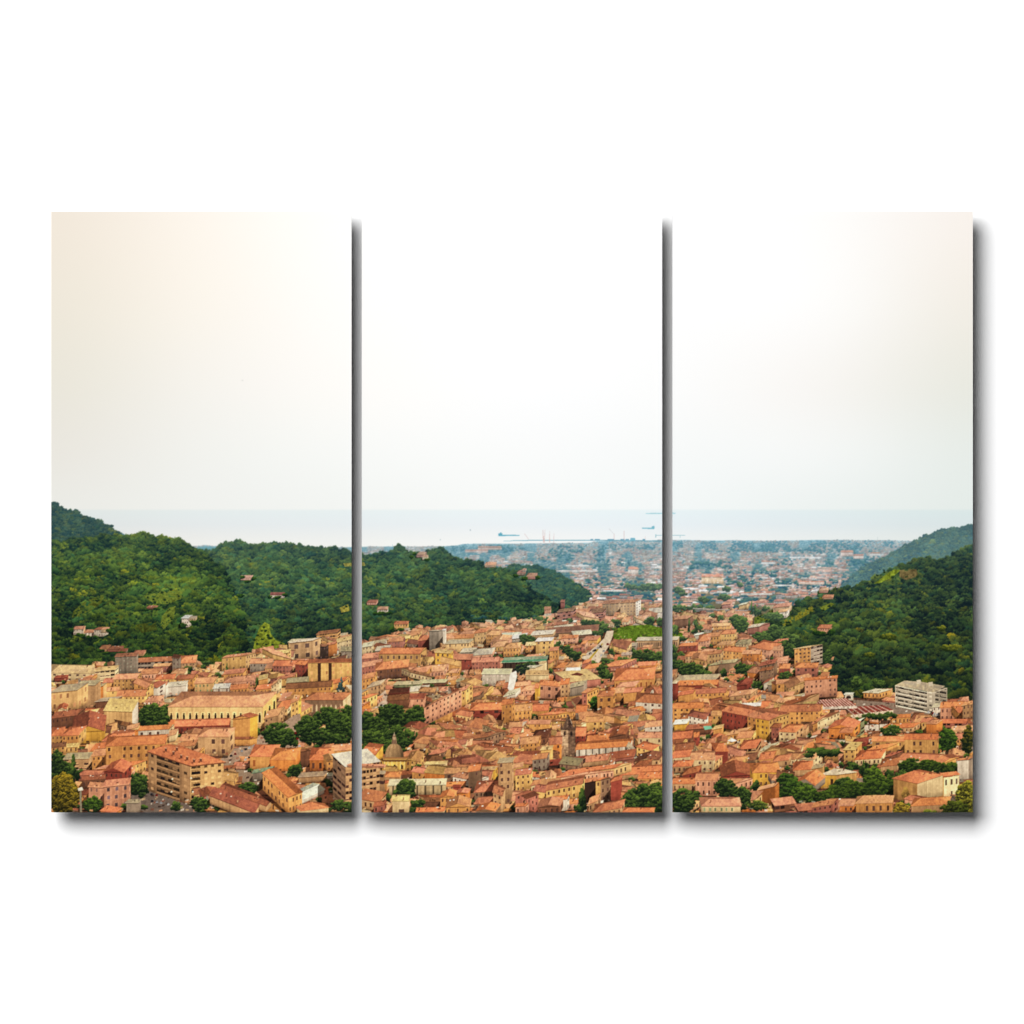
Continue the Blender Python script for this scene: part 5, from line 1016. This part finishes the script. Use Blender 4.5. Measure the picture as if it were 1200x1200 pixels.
HILL = {ID_HA, ID_HB, ID_HC, ID_HD, ID_HE, ID_HF}
PANELS = [
    (60, 412, 'left canvas printed with a tan apartment block and a wooded ridge at its left edge'),
    (424, 776, 'middle canvas printed with ships, a domed church and a dark stone bell tower'),
    (788, 1140, 'right canvas printed with a white hotel, striped market roofs and a dark wooded slope')]
for pa, pb, plabel in PANELS:
    root = bpy.data.objects.new('canvas_panel', None); col_.objects.link(root)
    cx = (pa + pb) / 2
    root.location = (wx(cx), 0, wz(Y1)); root.empty_display_size = .1
    root['label'] = plabel; root['category'] = 'canvas print'; root['group'] = 'three canvases of one split town view'
    hw, hh = (pb - pa) / 2 * U, (Y1 - YT) * U
    # body: primed canvas stretched round a frame, edges slightly rounded, open at the back
    bm = bmesh.new()
    bmesh.ops.create_cube(bm, size=1)
    f0 = .0006
    for v in bm.verts:
        v.co.x *= 2 * hw; v.co.z = (v.co.z + .5) * hh; v.co.y = -DEPTH + f0 if v.co.y < 0 else -BACK
    ed = [e for e in bm.edges if abs(e.verts[0].co.y - e.verts[1].co.y) > .01 or (e.verts[0].co.y < -.01 and e.verts[1].co.y < -.01)]
    bmesh.ops.bevel(bm, geom=ed, offset=.0009, segments=3, affect='EDGES', profile=.5)
    me = bpy.data.meshes.new('stretched_canvas'); bm.to_mesh(me); bm.free()
    link('stretched_canvas', me, M_CANVAS, root, 'grey canvas edge wrapped round the sides')

    # the two battens that carry it, well inside its outline
    for zf in (.28, .72):
        bm = bmesh.new(); bmesh.ops.create_cube(bm, size=1)
        for v in bm.verts:
            v.co.x *= 2 * hw * .6; v.co.z = v.co.z * .05 + hh * zf; v.co.y = -BACK + .001 if v.co.y < 0 else -.0002
        me = bpy.data.meshes.new('mounting_batten'); bm.to_mesh(me); bm.free()
        link('mounting_batten', me, M_BATTEN, root)

    # lower, detailed part of the print
    ia, ib = int((pa - X0) * FN), int((pb - X0) * FN); nr = int((Y1 - Y0) * FN)
    ixs = np.arange(ia, ib + 1); iys = np.arange(0, nr + 1)
    ink = to_lin(ink_at(ixs, iys)) / EXPO
    gx, gy = np.meshgrid(pa + (ixs - ia) / FN, Y0 + iys / FN)
    # upper, plain part: sky only, wide cells
    st = 4
    sx = np.arange(pa, pb + 1, st); sy = np.arange(YT, Y0 + 1, st)
    ink2 = to_lin(sky(sx, sy)) / EXPO
    g2x, g2y = np.meshgrid(sx, sy)
    n1 = gx.size
    vx = (np.concatenate([gx.ravel(), g2x.ravel()]) - cx) * U
    vz = (Y1 - np.concatenate([gy.ravel(), g2y.ravel()])) * U
    inks = np.concatenate([ink.reshape(-1, 3), ink2.reshape(-1, 3)]).astype(np.float32)
    inks *= np.array([1, 1, 1], np.float32)
    nc = ib - ia; k = np.arange(nr * nc); r, c = k // nc, k % nc
    v0 = r * (nc + 1) + c
    Q1 = np.stack([v0 + nc + 1, v0 + nc + 2, v0 + 1, v0], 1)
    I1 = ID[np.ix_(np.arange(nr) * CELL + 1, np.arange(ia, ib) * CELL + 1)].ravel()
    mc = len(sx) - 1; k = np.arange((len(sy) - 1) * mc); r, c = k // mc, k % mc
    v0 = n1 + r * (mc + 1) + c
    Q2 = np.stack([v0 + mc + 1, v0 + mc + 2, v0 + 1, v0], 1)
    Q = np.concatenate([Q1, Q2]); I = np.concatenate([I1, np.zeros(len(Q2), np.int32)])
    size = np.bincount(I, minlength=len(KIND))
    present = np.nonzero(size)[0]
    # what keeps a mesh of its own, what is folded into its surroundings
    own = {}
    by = {}
    for i in present:
        by.setdefault(KIND[i][0], []).append(i)
    target = np.arange(len(KIND))
    CROWD = new_id('printed_roofscape', 'town')
    target = np.append(target, CROWD)
    for name, ids in by.items():
        ids.sort(key=lambda i: -size[i])
        top = [i for i in ids if size[i] >= (14 if name in ('printed_house', 'printed_tree') else 3)][:95]
        for i in ids:
            if i in top or KIND[i][1] is None: continue
            target[i] = CROWD if KIND[i][1] == 'town' else (ID_HB if pb < 420 else ID_HC if pb < 780 else ID_HF)
    I = target[I]
    order = np.argsort(I, kind='stable'); Is = I[order]
    ids, start = np.unique(Is, return_index=True); end = np.append(start[1:], len(Is))
    objs = {}
    cent = {i: (gx.ravel()[Q1[order[a]][0]] if order[a] < len(Q1) else cx, gy.ravel()[Q1[order[a]][0]] if order[a] < len(Q1) else 300) for i, a in zip(ids, start)}
    def make(i, a, e, parent):
        name, region, lab = KIND[i]
        o = link(name, quads_mesh(name, vx, vz, inks, Q[order[a:e]]), M_INK, parent, lab)
        if parent is root: o.location.y = -DEPTH
        if i in (CROWD, ID_TOWN): o['kind'] = 'stuff'
        return o
    rng_of = {i: (a, e) for i, a, e in zip(ids, start, end)}
    first = [i for i in ids if i in (0, ID_SEA, ID_COAST, ID_SHORE, ID_TOWN) or i in HILL]
    for i in first: objs[i] = make(i, *rng_of[i], root)
    for i in ids:
        if i in first: continue
        name, region, lab = KIND[i]
        x, y = cent[i]
        if region == 'hill': p = (ID_HF if x > 780 else ID_HD if 596 < x < 700 and y < 690 and x > 600 else ID_HC if x > 262 else ID_HB)
        elif name in ('printed_ship', 'printed_boat'): p = ID_SEA
        else: p = ID_TOWN
        if p not in objs: p = ID_TOWN if ID_TOWN in objs else first[0]
        objs[i] = make(i, *rng_of[i], objs[p])
    del KIND[CROWD]
    if pa == 60:                                        # a bird in the empty sky of the left canvas
        me = bpy.data.meshes.new('printed_bird')
        P_ = [(-.9, .15), (-.2, -.25), (.1, -.5), (.5, -.2), (.9, .3), (.2, .3)]
        me.from_pydata([((284 + a - cx) * U, -.00015, (Y1 - 446 - b_) * U) for a, b_ in P_], [], [tuple(range(6))])
        a = me.color_attributes.new('ink', 'FLOAT_COLOR', 'POINT'); a.data.foreach_set('color', np.tile(np.array([.16, .16, .17, 1], np.float32), 6))
        link('printed_bird', me, M_INK, objs[0])

# ---------------------------------------------------------------- light, lens
w = bpy.data.worlds.new('World'); scene.world = w; w.use_nodes = True
bg = w.node_tree.nodes['Background']; bg.inputs['Color'].default_value = (.96, .98, 1, 1); bg.inputs['Strength'].default_value = .065
la = bpy.data.lights.new('softbox', 'AREA'); la.shape = 'DISK'; la.size = 54; la.energy = 70500; la.color = (1, 1, 1)
lo = bpy.data.objects.new('softbox', la); col_.objects.link(lo)
lo.location = (-27, -40, ZC + 32); lo.rotation_euler = (math.radians(90), 0, 0)
ca = bpy.data.cameras.new('camera'); co_ = bpy.data.objects.new('camera', ca); col_.objects.link(co_)
DIST = 30.0
ca.sensor_width = 36; ca.lens = 36 * DIST / 2.0; ca.clip_end = 100; ca.clip_start = .1
co_.location = (0, -DEPTH - DIST, ZC); co_.rotation_euler = (math.radians(90), 0, 0)
scene.camera = co_
scene.view_settings.view_transform = 'Standard'; scene.view_settings.look = 'None'; scene.view_settings.exposure = 0; scene.view_settings.gamma = 1
scene.render.engine = 'CYCLES'
scene.cycles.max_bounces = 6; scene.cycles.diffuse_bounces = 3
